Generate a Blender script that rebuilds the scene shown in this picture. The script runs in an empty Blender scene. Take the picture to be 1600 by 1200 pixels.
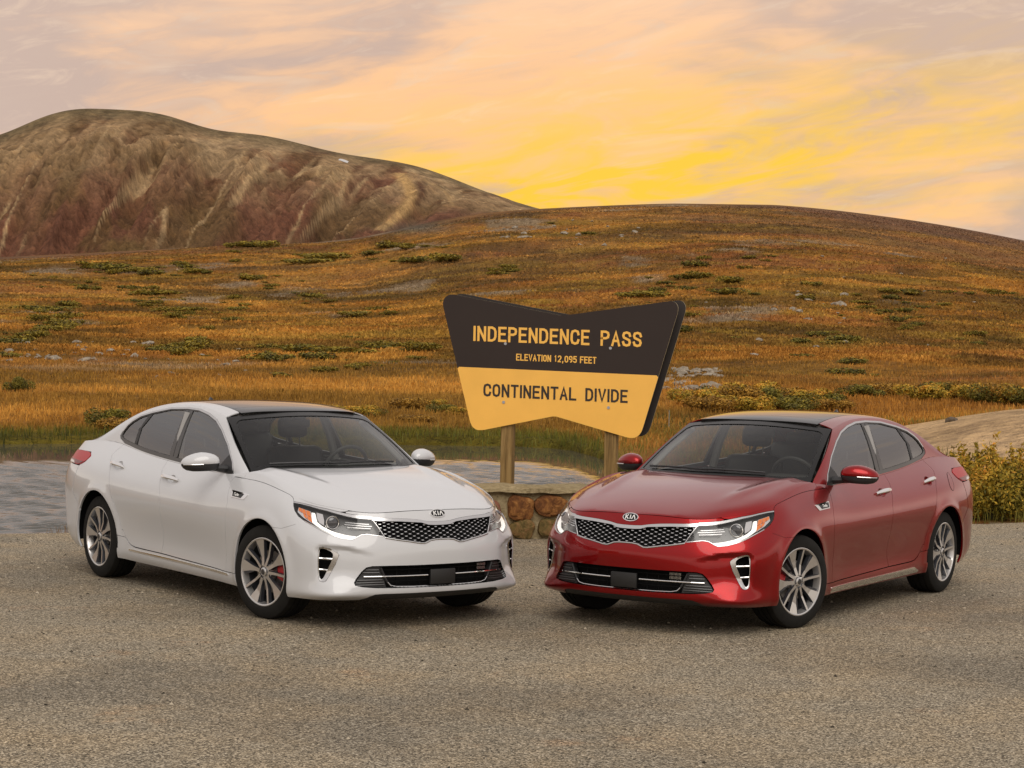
import bpy, bmesh, math, random
import numpy as np
from mathutils import Vector, Matrix
from mathutils.geometry import delaunay_2d_cdt
random.seed(7); np.random.seed(7)
SC=bpy.context.scene; COL=SC.collection
R_=math.radians
# ------------------------------------------------------------------ camera, world, sun, exposure
CAM_H=2.0273; PITCH=-0.022325; ROLL=0.020365; FPX=3253.7
cd=bpy.data.cameras.new('camera'); cam=bpy.data.objects.new('camera',cd); COL.objects.link(cam)
cd.sensor_fit='HORIZONTAL'; cd.sensor_width=36.0; cd.lens=FPX/1600*36.0; cd.clip_start=.1; cd.clip_end=12000
_f=Vector((0,math.cos(PITCH),math.sin(PITCH))); _u=Vector((0,-math.sin(PITCH),math.cos(PITCH))); _r=Vector((1,0,0))
_rot=Matrix((_r,_u,-_f)).transposed() @ Matrix.Rotation(ROLL,3,'Z')
cam.matrix_world=Matrix.Translation((0,0,CAM_H)) @ _rot.to_4x4()
SC.camera=cam
SC.view_settings.view_transform='Standard'; SC.view_settings.look='None'; SC.view_settings.exposure=0.15; SC.view_settings.gamma=1.0
SUN_EL=R_(46); SUN_AZ=R_(172)                                        # azimuth from +Y towards +X
W=bpy.data.worlds.new('World'); SC.world=W; W.use_nodes=True
nt=W.node_tree; nt.nodes.clear()
def N(t,**k):
    n=nt.nodes.new(t)
    for a,b in k.items(): setattr(n,a,b)
    return n
L=lambda a,b: nt.links.new(a,b)
def math_(op,a,b=None,c=None,clamp=False):
    n=N('ShaderNodeMath',operation=op,use_clamp=clamp)
    for i,x in enumerate((a,b,c)):
        if x is None: continue
        if isinstance(x,(int,float)): n.inputs[i].default_value=x
        else: L(x,n.inputs[i])
    return n.outputs[0]
def mixc(f,a,b,bt='MIX'):
    n=N('ShaderNodeMix',data_type='RGBA',blend_type=bt); n.clamp_factor=True
    for i,x in ((0,f),(6,a),(7,b)):
        if isinstance(x,(int,float)): n.inputs[i].default_value=x
        elif isinstance(x,tuple): n.inputs[i].default_value=(*x,1)
        else: L(x,n.inputs[i])
    return n.outputs[2]
def sstep(a,b,x):
    n=N('ShaderNodeMapRange',interpolation_type='SMOOTHSTEP'); n.inputs[1].default_value=a; n.inputs[2].default_value=b; L(x,n.inputs[0]); return n.outputs[0]
tc=N('ShaderNodeTexCoord'); sep=N('ShaderNodeSeparateXYZ'); L(tc.outputs['Generated'],sep.inputs[0])
dx,dy,dz=sep.outputs
hor=math_('SQRT',math_('ADD',math_('MULTIPLY',dx,dx),math_('MULTIPLY',dy,dy)))
el=math_('ARCTAN2',dz,hor); az=math_('ARCTAN2',dx,dy)               # radians
sky=N('ShaderNodeTexSky',sky_type='NISHITA'); sky.sun_disc=False; sky.sun_elevation=SUN_EL; sky.sun_rotation=SUN_AZ; sky.air_density=1.3; sky.dust_density=3.0
def noise(vec,scale,detail,rough=.55,dist=0.0):
    n=N('ShaderNodeTexNoise'); n.inputs['Scale'].default_value=scale; n.inputs['Detail'].default_value=detail; n.inputs['Roughness'].default_value=rough; n.inputs['Distortion'].default_value=dist
    L(vec,n.inputs['Vector']); return n.outputs[0]
def comb(a,b,c):
    n=N('ShaderNodeCombineXYZ')
    for i,x in enumerate((a,b,c)):
        if isinstance(x,(int,float)): n.inputs[i].default_value=x
        else: L(x,n.inputs[i])
    return n.outputs[0]
tilt=math_('SUBTRACT',el,math_('MULTIPLY',az,.16))                  # cloud streets climb a little to the right
cv=comb(math_('MULTIPLY',az,6.5),math_('MULTIPLY',tilt,26.0),0.7)
n1=noise(cv,1.0,4,.5,.6); n2=noise(comb(math_('MULTIPLY',az,14.0),math_('MULTIPLY',tilt,70.0),3.0),1.0,4,.6,1.2)
n3=noise(comb(math_('MULTIPLY',az,2.2),math_('MULTIPLY',el,7.0),9.0),1.0,3,.5,.3)
daz=math_('SUBTRACT',az,.04)
wide=math_('EXPONENT',math_('MULTIPLY',math_('MULTIPLY',daz,daz),-2.6))
zen=sstep(.085,.34,el)
cloud=mixc(wide,(.66,.62,.60),(1.0,.565,.275))
cloud=mixc(zen,cloud,(.78,.755,.75))
n4=noise(comb(math_('MULTIPLY',az,22.0),math_('MULTIPLY',tilt,95.0),5.0),1.0,6,.62,.8)
gm=math_('ADD',math_('ADD',math_('MULTIPLY',n1,.75),math_('MULTIPLY',n4,.30)),math_('ADD',math_('MULTIPLY',math_('ABSOLUTE',math_('SUBTRACT',az,.02)),.75),math_('MULTIPLY',el,.55)))
grey=sstep(.57,.77,gm)
cloud=mixc(math_('MULTIPLY',grey,math_('MULTIPLY',.80,math_('SUBTRACT',1.0,math_('MULTIPLY',zen,.6)))),cloud,(.47,.385,.365))
cloud=mixc(math_('MULTIPLY',sstep(.50,.70,n4),.30),cloud,(.98,.74,.52))
cloud=mixc(math_('MULTIPLY',sstep(.50,.32,n4),.20),cloud,(.60,.46,.38))
# sunset glow low behind the hill
gx=math_('DIVIDE',daz,.24); gy=math_('DIVIDE',math_('SUBTRACT',tilt,.068),.036)
glow=math_('EXPONENT',math_('MULTIPLY',math_('ADD',math_('MULTIPLY',gx,gx),math_('MULTIPLY',gy,gy)),-1.0))
glow=math_('MULTIPLY',glow,math_('ADD',.30,math_('MULTIPLY',sstep(.33,.66,n2),.85)),clamp=True)
cloud=mixc(math_('MULTIPLY',glow,.95),cloud,(1.0,.60,.05))
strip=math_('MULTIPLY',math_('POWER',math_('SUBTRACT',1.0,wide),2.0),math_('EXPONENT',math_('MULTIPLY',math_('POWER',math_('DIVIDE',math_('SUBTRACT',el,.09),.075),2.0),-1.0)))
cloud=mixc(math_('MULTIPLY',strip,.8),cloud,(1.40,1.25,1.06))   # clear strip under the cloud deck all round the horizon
gap=math_('MULTIPLY',sstep(.52,.40,n1),sstep(.2,.6,el))
skys=N('ShaderNodeMix',data_type='RGBA',blend_type='MULTIPLY'); skys.inputs[0].default_value=1; L(sky.outputs[0],skys.inputs[6]); skys.inputs[7].default_value=(.1,.1,.1,1)
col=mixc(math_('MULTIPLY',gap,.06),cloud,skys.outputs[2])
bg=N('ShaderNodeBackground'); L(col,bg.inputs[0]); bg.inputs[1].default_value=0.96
wo=N('ShaderNodeOutputWorld'); L(bg.outputs[0],wo.inputs[0])
sd=bpy.data.lights.new('sun','SUN'); sd.energy=1.65; sd.angle=R_(50); sd.color=(1,.95,.88)
sun=bpy.data.objects.new('sun',sd); COL.objects.link(sun)
sun.rotation_euler=Vector((-math.sin(SUN_AZ)*math.cos(SUN_EL),-math.cos(SUN_AZ)*math.cos(SUN_EL),-math.sin(SUN_EL))).to_track_quat('-Z','Y').to_euler()
# ------------------------------------------------------------------ materials
def mat(name,base=(.5,.5,.5),rough=.5,metal=0.0,coat=0.0,spec=.5,emit=None,es=0.0,coat_rough=.03):
    m=bpy.data.materials.new(name); m.use_nodes=True; b=m.node_tree.nodes['Principled BSDF']
    b.inputs['Base Color'].default_value=(*base,1); b.inputs['Roughness'].default_value=rough; b.inputs['Metallic'].default_value=metal
    b.inputs['Coat Weight'].default_value=coat; b.inputs['Coat Roughness'].default_value=coat_rough; b.inputs['Specular IOR Level'].default_value=spec
    if emit: b.inputs['Emission Color'].default_value=(*emit,1); b.inputs['Emission Strength'].default_value=es
    return m
class G:
    """small helper for building node graphs on a material"""
    def __init__(s,m): s.nt=m.node_tree; s.b=s.nt.nodes['Principled BSDF']; s.co=s.nt.nodes.new('ShaderNodeTexCoord').outputs['Object']; s.out=s.nt.nodes['Material Output']
    def n(s,t): return s.nt.nodes.new(t)
    def l(s,a,b): s.nt.links.new(a,b)
    def noise(s,scale,detail=4,rough=.55,dist=0,vec=None):
        n=s.n('ShaderNodeTexNoise'); n.inputs['Scale'].default_value=scale; n.inputs['Detail'].default_value=detail; n.inputs['Roughness'].default_value=rough; n.inputs['Distortion'].default_value=dist
        s.l(vec or s.co,n.inputs['Vector']); return n.outputs[0]
    def vor(s,scale,vec=None,out='Distance',feat='F1'):
        n=s.n('ShaderNodeTexVoronoi'); n.feature=feat; n.inputs['Scale'].default_value=scale; s.l(vec or s.co,n.inputs['Vector']); return n.outputs[out]
    def ramp(s,f,stops,interp='LINEAR'):
        n=s.n('ShaderNodeValToRGB'); n.color_ramp.interpolation=interp; e=n.color_ramp.elements
        while len(e)<len(stops): e.new(.5)
        for k,(p,c) in zip(e,stops): k.position=p; k.color=(*c,1)
        s.l(f,n.inputs[0]); return n.outputs[0]
    def mix(s,f,a,b,bt='MIX'):
        n=s.n('ShaderNodeMix'); n.data_type='RGBA'; n.blend_type=bt
        for i,x in ((0,f),(6,a),(7,b)):
            if isinstance(x,(int,float)): n.inputs[i].default_value=x
            elif isinstance(x,tuple): n.inputs[i].default_value=(*x,1)
            else: s.l(x,n.inputs[i])
        return n.outputs[2]
    def mul(s,a,b,op='MULTIPLY'):
        n=s.n('ShaderNodeMath'); n.operation=op
        for i,x in enumerate((a,b)):
            if isinstance(x,(int,float)): n.inputs[i].default_value=x
            else: s.l(x,n.inputs[i])
        return n.outputs[0]
    def stretch(s,v):
        n=s.n('ShaderNodeMapping'); n.inputs['Scale'].default_value=v; s.l(s.co,n.inputs[0]); return n.outputs[0]
    def bump(s,h,strength,dist=.01,prev=None):
        n=s.n('ShaderNodeBump'); n.inputs['Strength'].default_value=strength; n.inputs['Distance'].default_value=dist; s.l(h,n.inputs['Height'])
        if prev: s.l(prev,n.inputs['Normal'])
        return n.outputs[0]
    def base(s,c): s.l(c,s.b.inputs['Base Color'])
    def rough(s,c): s.l(c,s.b.inputs['Roughness'])
    def normal(s,c): s.l(c,s.b.inputs['Normal'])
def paint(name,base,metal,rough,flake,spec=.5):
    m=mat(name,base,rough,metal,coat=1.0,coat_rough=.015,spec=spec); g=G(m)
    n=g.noise(1.7,3); d=g.noise(900,1)
    g.base(g.mix(g.mul(d,flake),base,tuple(min(1,c*1.5+.02) for c in base)))
    g.rough(g.mul(g.mul(n,.10),rough,'ADD'))
    c=g.noise(5,4,.6); cr=g.mul(g.mul(c,.10),.0,'ADD'); g.l(cr,g.b.inputs['Coat Roughness'])
    return m
M={}
M['white']=paint('pearl_white_paint',(.50,.505,.515),.0,.32,.15)
M['red']=paint('candy_red_paint',(.25,.0022,.0030),.85,.30,.4,.1)
M['red'].node_tree.nodes['Principled BSDF'].inputs['Coat IOR'].default_value=1.36
M['black_gloss']=mat('gloss_black',(.008,.008,.008),.05,spec=.35)
M['frit']=mat('windshield_frit_black',(.008,.008,.008),.25,spec=.3)
M['black']=mat('black_plastic',(.016,.016,.017),.5)
M['satin']=mat('satin_dark_trim',(.045,.043,.042),.28,metal=.2)
M['dark']=mat('underbody_black',(.006,.006,.006),.9,spec=.1)
M['chrome']=mat('bright_chrome',(.86,.85,.83),.07,metal=1)
M['satchrome']=mat('satin_chrome',(.60,.595,.59),.22,metal=1)
M['machined']=mat('machined_alloy',(.58,.565,.55),.28,metal=.8)
M['alloy']=mat('dark_alloy',(.085,.088,.10),.34,metal=.7)
M['brake']=mat('brake_disc_steel',(.30,.28,.26),.4,metal=.9)
M['caliper']=mat('red_caliper',(.45,.01,.02),.35,coat=.5)
M['plate']=mat('plate_blank_grey',(.011,.0107,.0103),.5)
M['interior']=mat('interior_black',(.030,.029,.028),.6)
M['seat']=mat('seat_leather',(.020,.019,.019),.42)
M['liner']=mat('headliner_grey',(.30,.29,.28),.9)
M['taillamp']=mat('red_lamp',(.36,.004,.006),.3,coat=.15,spec=.2)
M['taildark']=mat('dark_red_lamp',(.13,.003,.004),.2,coat=.3,spec=.2)
M['amber']=mat('amber_reflector',(.75,.19,.018),.25,coat=.6)
M['drl']=mat('daylight_strip',(.9,.9,.88),.3,emit=(1,.95,.86),es=.65)
M['lampgrey']=mat('lamp_housing_grey',(.10,.10,.098),.3,metal=.6)
M['mirrorglass']=mat('projector_lens',(.05,.05,.055),.04,metal=.3,coat=1)
M['lens_white']=mat('clear_lamp',(.55,.53,.50),.15,coat=.8)
M['white_letter']=mat('white_enamel',(.82,.82,.80),.3)
def rubber():
    m=mat('tyre_rubber',(.011,.0105,.010),.8,spec=.15); g=G(m)
    g.base(g.mix(g.noise(14,4),(.008,.0076,.0072),(.020,.019,.017))); g.normal(g.bump(g.noise(160,2),.15,.002)); return m
M['rubber']=rubber()
def glass(name,tint,refl=.9,f0=.04):
    m=bpy.data.materials.new(name); m.use_nodes=True; t=m.node_tree; t.nodes.clear()
    tr=t.nodes.new('ShaderNodeBsdfTransparent'); tr.inputs[0].default_value=(*tint,1)
    gl=t.nodes.new('ShaderNodeBsdfGlossy'); gl.inputs['Roughness'].default_value=.008; gl.inputs[0].default_value=(refl,refl,refl,1)
    lw=t.nodes.new('ShaderNodeLayerWeight'); lw.inputs[0].default_value=.5
    p=t.nodes.new('ShaderNodeMath'); p.operation='POWER'; t.links.new(lw.outputs['Facing'],p.inputs[0]); p.inputs[1].default_value=5
    q=t.nodes.new('ShaderNodeMath'); q.operation='MULTIPLY_ADD'; t.links.new(p.outputs[0],q.inputs[0]); q.inputs[1].default_value=1-f0; q.inputs[2].default_value=f0
    mx=t.nodes.new('ShaderNodeMixShader'); o=t.nodes.new('ShaderNodeOutputMaterial')
    t.links.new(q.outputs[0],mx.inputs[0]); t.links.new(tr.outputs[0],mx.inputs[1]); t.links.new(gl.outputs[0],mx.inputs[2]); t.links.new(mx.outputs[0],o.inputs[0])
    return m
M['windshield']=glass('windshield_glass',(.74,.77,.74),.9,.045); M['sideglass']=glass('tinted_side_glass',(.52,.54,.52),.95,.16); M['lens']=glass('lamp_lens',(.93,.93,.93))
# ------------------------------------------------------------------ object helpers
def link(name,me,parent=None):
    o=bpy.data.objects.new(name,me); COL.objects.link(o)
    if parent is not None: o.parent=parent
    return o
def tag(o,label=None,cat=None,group=None,kind=None):
    if label: o['label']=label
    if cat: o['category']=cat
    if group: o['group']=group
    if kind: o['kind']=kind
    return o
def empty(name,loc=(0,0,0),rz=0):
    o=bpy.data.objects.new(name,None); COL.objects.link(o); o.location=loc; o.rotation_euler=(0,0,rz); o.empty_display_size=.2; return o
def mesh_np(name,V,F,mats,normals=None,mi=None,smooth=True):
    """V (n,3), F list of index tuples or (m,k) array"""
    me=bpy.data.meshes.new(name)
    V=np.asarray(V,np.float32)
    if isinstance(F,np.ndarray):
        k=F.shape[1]; nf=len(F); me.vertices.add(len(V)); me.vertices.foreach_set('co',V.ravel())
        me.loops.add(nf*k); me.loops.foreach_set('vertex_index',F.astype(np.int32).ravel())
        me.polygons.add(nf); me.polygons.foreach_set('loop_start',np.arange(0,nf*k,k,dtype=np.int32)); me.polygons.foreach_set('loop_total',np.full(nf,k,np.int32))
        me.update(calc_edges=True)
    else: me.from_pydata(V.tolist(),[],F)
    for m in (mats if isinstance(mats,(list,tuple)) else [mats]): me.materials.append(m)
    me.polygons.foreach_set('use_smooth',np.full(len(me.polygons),bool(smooth)))
    if mi is not None: me.polygons.foreach_set('material_index',np.asarray(mi,np.int32))
    me.update()
    if normals is not None: me.normals_split_custom_set_from_vertices(np.asarray(normals,np.float32))
    return me
class MB:
    """collects simple solids into one mesh"""
    def __init__(s): s.V=[];s.F=[];s.mi=[];s.n=0
    def add(s,V,F,mi=0):
        V=np.asarray(V,float); s.V.append(V); s.F+= [tuple(int(i)+s.n for i in f) for f in F]; s.mi+=[mi]*len(F); s.n+=len(V); return s
    def box(s,c,d,rz=0,mi=0,tilt=None,bev=0.0):
        x,y,z=np.array(d)/2; b=min(bev,x*.9,y*.9,z*.9)
        if b<=0:
            V=np.array([(i*x,j*y,k*z) for i in(-1,1) for j in(-1,1) for k in(-1,1)],float)
            F=[(0,1,3,2),(4,6,7,5),(0,4,5,1),(2,3,7,6),(0,2,6,4),(1,5,7,3)]
        else:
            bm=bmesh.new(); bmesh.ops.create_cube(bm,size=2); 
            for v in bm.verts: v.co=Vector((v.co.x*x,v.co.y*y,v.co.z*z))
            bmesh.ops.bevel(bm,geom=bm.edges[:],offset=b,segments=2,affect='EDGES',profile=.5)
            bm.verts.index_update(); V=np.array([v.co[:] for v in bm.verts]); F=[tuple(v.index for v in f.verts) for f in bm.faces]; bm.free()
        if tilt is not None: V=V@np.array(Matrix.Rotation(tilt[1],3,tilt[0]))[:3,:3].T
        ca,sa=math.cos(rz),math.sin(rz); V=V@np.array([[ca,-sa,0],[sa,ca,0],[0,0,1]]).T
        return s.add(V+np.array(c),F,mi)
    def tube(s,P,r,k=8,mi=0,closed=False,cap=True):
        P=np.asarray(P,float); n=len(P); rr=np.broadcast_to(np.asarray(r,float),(n,))
        T=np.roll(P,-1,0)-np.roll(P,1,0) if closed else np.gradient(P,axis=0)
        T/=np.linalg.norm(T,axis=1)[:,None]+1e-12
        up=np.array([0,0,1.]) if abs(T[0,2])<.9 else np.array([1.,0,0])
        V=[]
        for i in range(n):
            a=np.cross(T[i],up); a/=np.linalg.norm(a); b=np.cross(a,T[i]); up=b if abs(np.dot(b,T[i]))<.99 else up
            for j in range(k):
                t=2*math.pi*j/k; V.append(P[i]+rr[i]*(a*math.cos(t)+b*math.sin(t)))
        F=[]
        for i in range(n if closed else n-1):
            for j in range(k): q=(i+1)%n; F.append((i*k+j,i*k+(j+1)%k,q*k+(j+1)%k,q*k+j))
        if not closed and cap: F+= [tuple(range(k))[::-1],tuple((n-1)*k+j for j in range(k))]
        return s.add(V,F,mi)
    def lathe(s,prof,k=48,axis='y',c=(0,0,0),mi=0,closed=False):
        prof=np.asarray(prof,float); n=len(prof); V=[];F=[]
        for i in range(k):
            t=2*math.pi*i/k
            for r,h in prof:
                V.append((r*math.cos(t),h,r*math.sin(t)) if axis=='y' else ((h,r*math.cos(t),r*math.sin(t)) if axis=='x' else (r*math.cos(t),r*math.sin(t),h)))
        for i in range(k):
            j=(i+1)%k
            for q in range(n if closed else n-1): w=(q+1)%n; F.append((i*n+q,i*n+w,j*n+w,j*n+q))
        return s.add(np.array(V)+np.array(c),F,mi)
    def prism(s,poly,h0,h1,plane='xz',mi=0,side_mi=None):
        """polygon extruded along the third axis"""
        n=len(poly); V=[]
        for h in (h0,h1):
            for a,b in poly: V.append({'xz':(a,h,b),'yz':(h,a,b),'xy':(a,b,h)}[plane])
        s.add(V,[tuple(range(n))[::-1],tuple(range(n,2*n))],mi); base=s.n-2*n
        F=[(i,(i+1)%n,n+(i+1)%n,n+i) for i in range(n)]
        s.F+=[tuple(q+base for q in f) for f in F]; s.mi+=[mi if side_mi is None else side_mi]*n
        return s
    def mesh(s,name,mats,smooth=True,sharp=35):
        V=np.concatenate(s.V); me=mesh_np(name,V,s.F,mats,mi=s.mi,smooth=smooth)
        bm=bmesh.new(); bm.from_mesh(me); bmesh.ops.recalc_face_normals(bm,faces=bm.faces); bm.to_mesh(me); bm.free()
        if smooth: me.set_sharp_from_angle(angle=R_(sharp))
        return me
    def build(s,name,mats,parent=None,smooth=True,sharp=35): return link(name,s.mesh(name,mats,smooth,sharp),parent)
# value noise
_perm=np.random.RandomState(3).rand(256,256)
def vnoise(x,y):
    xi=np.floor(x).astype(int);yi=np.floor(y).astype(int);fx=x-xi;fy=y-yi;fx=fx*fx*(3-2*fx);fy=fy*fy*(3-2*fy)
    h=lambda a,b:_perm[a&255,b&255]
    return (h(xi,yi)*(1-fx)+h(xi+1,yi)*fx)*(1-fy)+(h(xi,yi+1)*(1-fx)+h(xi+1,yi+1)*fx)*fy
def fbm(x,y,o=5,g=.5):
    a=1.;t=0.;n=0.
    for i in range(o): t=t+a*vnoise(x*2**i+17.3*i,y*2**i-9.1*i);n+=a;a*=g
    return t/n
# ------------------------------------------------------------------ panels cut from a smooth parametric surface
def inside(pt,poly):
    x,y=pt[:,0],pt[:,1]; r=np.zeros(len(pt),bool); n=len(poly)
    for i in range(n):
        (x1,y1),(x2,y2)=poly[i],poly[(i+1)%n]
        c=((y1>y)!=(y2>y)); 
        if not c.any(): continue
        xx=(x2-x1)*(y-y1)/((y2-y1) if y2!=y1 else 1e-12)+x1; r^=c&(x<xx)
    return r
def resample(poly,st,closed=True):
    out=[]; n=len(poly); poly=[np.array(q,float) for q in poly]
    for i in range(n if closed else n-1):
        a,b=poly[i],poly[(i+1)%n]; k=max(1,int(math.ceil(max(abs(b[0]-a[0])/st[0],abs(b[1]-a[1])/st[1]))))
        for j in range(k): out.append(a+(b-a)*j/k)
    if not closed: out.append(poly[-1])
    return np.array(out)
def area2(p): x,y=p[:,0],p[:,1]; return np.sum(x*np.roll(y,-1)-np.roll(x,-1)*y)/2
def smooth_poly(pts,it=1):
    """Chaikin corner cutting of a closed polygon"""
    p=np.array(pts,float)
    for _ in range(it):
        q=np.roll(p,-1,0); p=np.stack([p*.8+q*.2,p*.2+q*.8],1).reshape(-1,2)
    return p
def fd(surf,p,e):
    a=(surf(p+[e[0],0])-surf(p-[e[0],0]))/(2*e[0]); b=(surf(p+[0,e[1]])-surf(p-[0,e[1]]))/(2*e[1]); return a,b
def shrink(P,surf,e,gap,sign):
    a,b=fd(surf,P,e); la=np.linalg.norm(a,axis=1)+1e-6; lb=np.linalg.norm(b,axis=1)+1e-6
    d=np.roll(P,-1,0)-P; T=np.stack([d[:,0]*la,d[:,1]*lb],1); T/=np.linalg.norm(T,axis=1)[:,None]+1e-12
    nn=np.stack([-T[:,1],T[:,0]],1)*sign; m=nn+np.roll(nn,1,0); m/=np.maximum(1e-6,np.linalg.norm(m,axis=1))[:,None]
    k=np.clip(np.sum(m*nn,1),.5,1); m=m*(gap/k)[:,None]
    return P+np.stack([m[:,0]/la,m[:,1]/lb],1)
def panel(surf,poly,holes=(),st=(.12,.12),e=(1e-3,1e-3),gap=.002,flange=.015,lift=0.0,mirror=False,nfun=None,hole_gap=None):
    """returns V,N,F of a surface piece with its edges turned inwards"""
    hg=gap if hole_gap is None else hole_gap
    loops=[]
    for k,p in enumerate([poly]+list(holes)):
        P=resample(p,(st[0],st[1])); s_=1 if area2(P)>0 else -1
        if k==0 and gap: P=shrink(P,surf,e,gap,s_)
        if k and hg: P=shrink(P,surf,e,hg,-s_)
        loops.append(P)
    O=loops[0]; lo,hi=O.min(0),O.max(0)
    gx=np.arange(lo[0]+st[0]*.5,hi[0],st[0]); gy=np.arange(lo[1]+st[1]*.5,hi[1],st[1])
    Gp=np.stack(np.meshgrid(gx,gy,indexing='ij'),-1).reshape(-1,2)
    if len(Gp):
        k=inside(Gp,O)
        for h in loops[1:]: k&=~inside(Gp,h)
        Gp=Gp[k]
        B=np.concatenate(loops)/np.array(st); keep=np.ones(len(Gp),bool); Q=Gp/np.array(st)
        for i in range(0,len(Q),2000): keep[i:i+2000]=(((Q[i:i+2000,None]-B[None])**2).sum(-1).min(1)>.2)
        Gp=Gp[keep]
    sc=1/np.array(st); allp=np.concatenate(loops+[Gp]); ed=[]; o=0
    for P in loops: n=len(P); ed+=[(o+i,o+(i+1)%n) for i in range(n)]; o+=n
    r=delaunay_2d_cdt([Vector(q*sc) for q in allp],ed,[],0,1e-6)
    U=np.array([v[:] for v in r[0]])/sc; T=np.array(r[2])
    c=U[T].mean(1); k=inside(c,O)
    for h in loops[1:]: k&=~inside(c,h)
    T=T[k]
    def norm(p):
        a,b=fd(surf,p,e); n=np.cross(a,b); return n/(np.linalg.norm(n,axis=1)[:,None]+1e-12)
    V=surf(U); Nn=nfun(U) if nfun else norm(U)
    ctr=V.mean(0); 
    # orientation: outward = away from car axis point
    ref=np.stack([np.clip(V[:,0],-2.6,-.2)*.999,0*V[:,0],0*V[:,0]+.62],1)
    if np.sum(np.sum(Nn*(V-ref),1)>0)<len(V)/2: Nn=-Nn
    V=V+Nn*lift
    fn=np.cross(V[T[:,1]]-V[T[:,0]],V[T[:,2]]-V[T[:,0]]); fl=np.sum(fn*Nn[T[:,0]],1)<0; T[fl]=T[fl][:,::-1]
    F=[tuple(map(int,t)) for t in T]
    Vs=[V];Ns=[Nn];nv=len(V)
    if flange>0:
        for k,P in enumerate(loops):
            p3=surf(P); n3=norm(P) if nfun is None else nfun(P)
            if np.sum(n3*(p3-np.stack([np.clip(p3[:,0],-2.6,-.2),0*p3[:,0],0*p3[:,0]+.62],1))) <0: n3=-n3
            a=p3+n3*lift; b=a-n3*flange; n=len(P)
            t=np.roll(a,-1,0)-np.roll(a,1,0); q=np.cross(n3,t); q/=np.linalg.norm(q,axis=1)[:,None]+1e-12
            d=1 if area2(P)>0 else -1
            Vs+=[a,b];Ns+=[q*0,q*0]
            for i in range(n): j=(i+1)%n; F.append((nv+i,nv+j,nv+n+j,nv+n+i))
            nv+=2*n
    V=np.concatenate(Vs);Nn=np.concatenate(Ns)
    if mirror: V=V*[1,-1,1];Nn=Nn*[1,-1,1];F=[f[::-1] for f in F]
    return V,Nn,F
def join(parts):
    V=[];Nn=[];F=[];o=0
    for v,n,f in parts: V.append(v);Nn.append(n);F+=[tuple(i+o for i in t) for t in f];o+=len(v)
    return np.concatenate(V),np.concatenate(Nn),F
def pobj(name,parts,m,parent):
    V,Nn,F=join(parts) if isinstance(parts,list) else parts
    return link(name,mesh_np(name,V,F,m,normals=Nn),parent)

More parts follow.
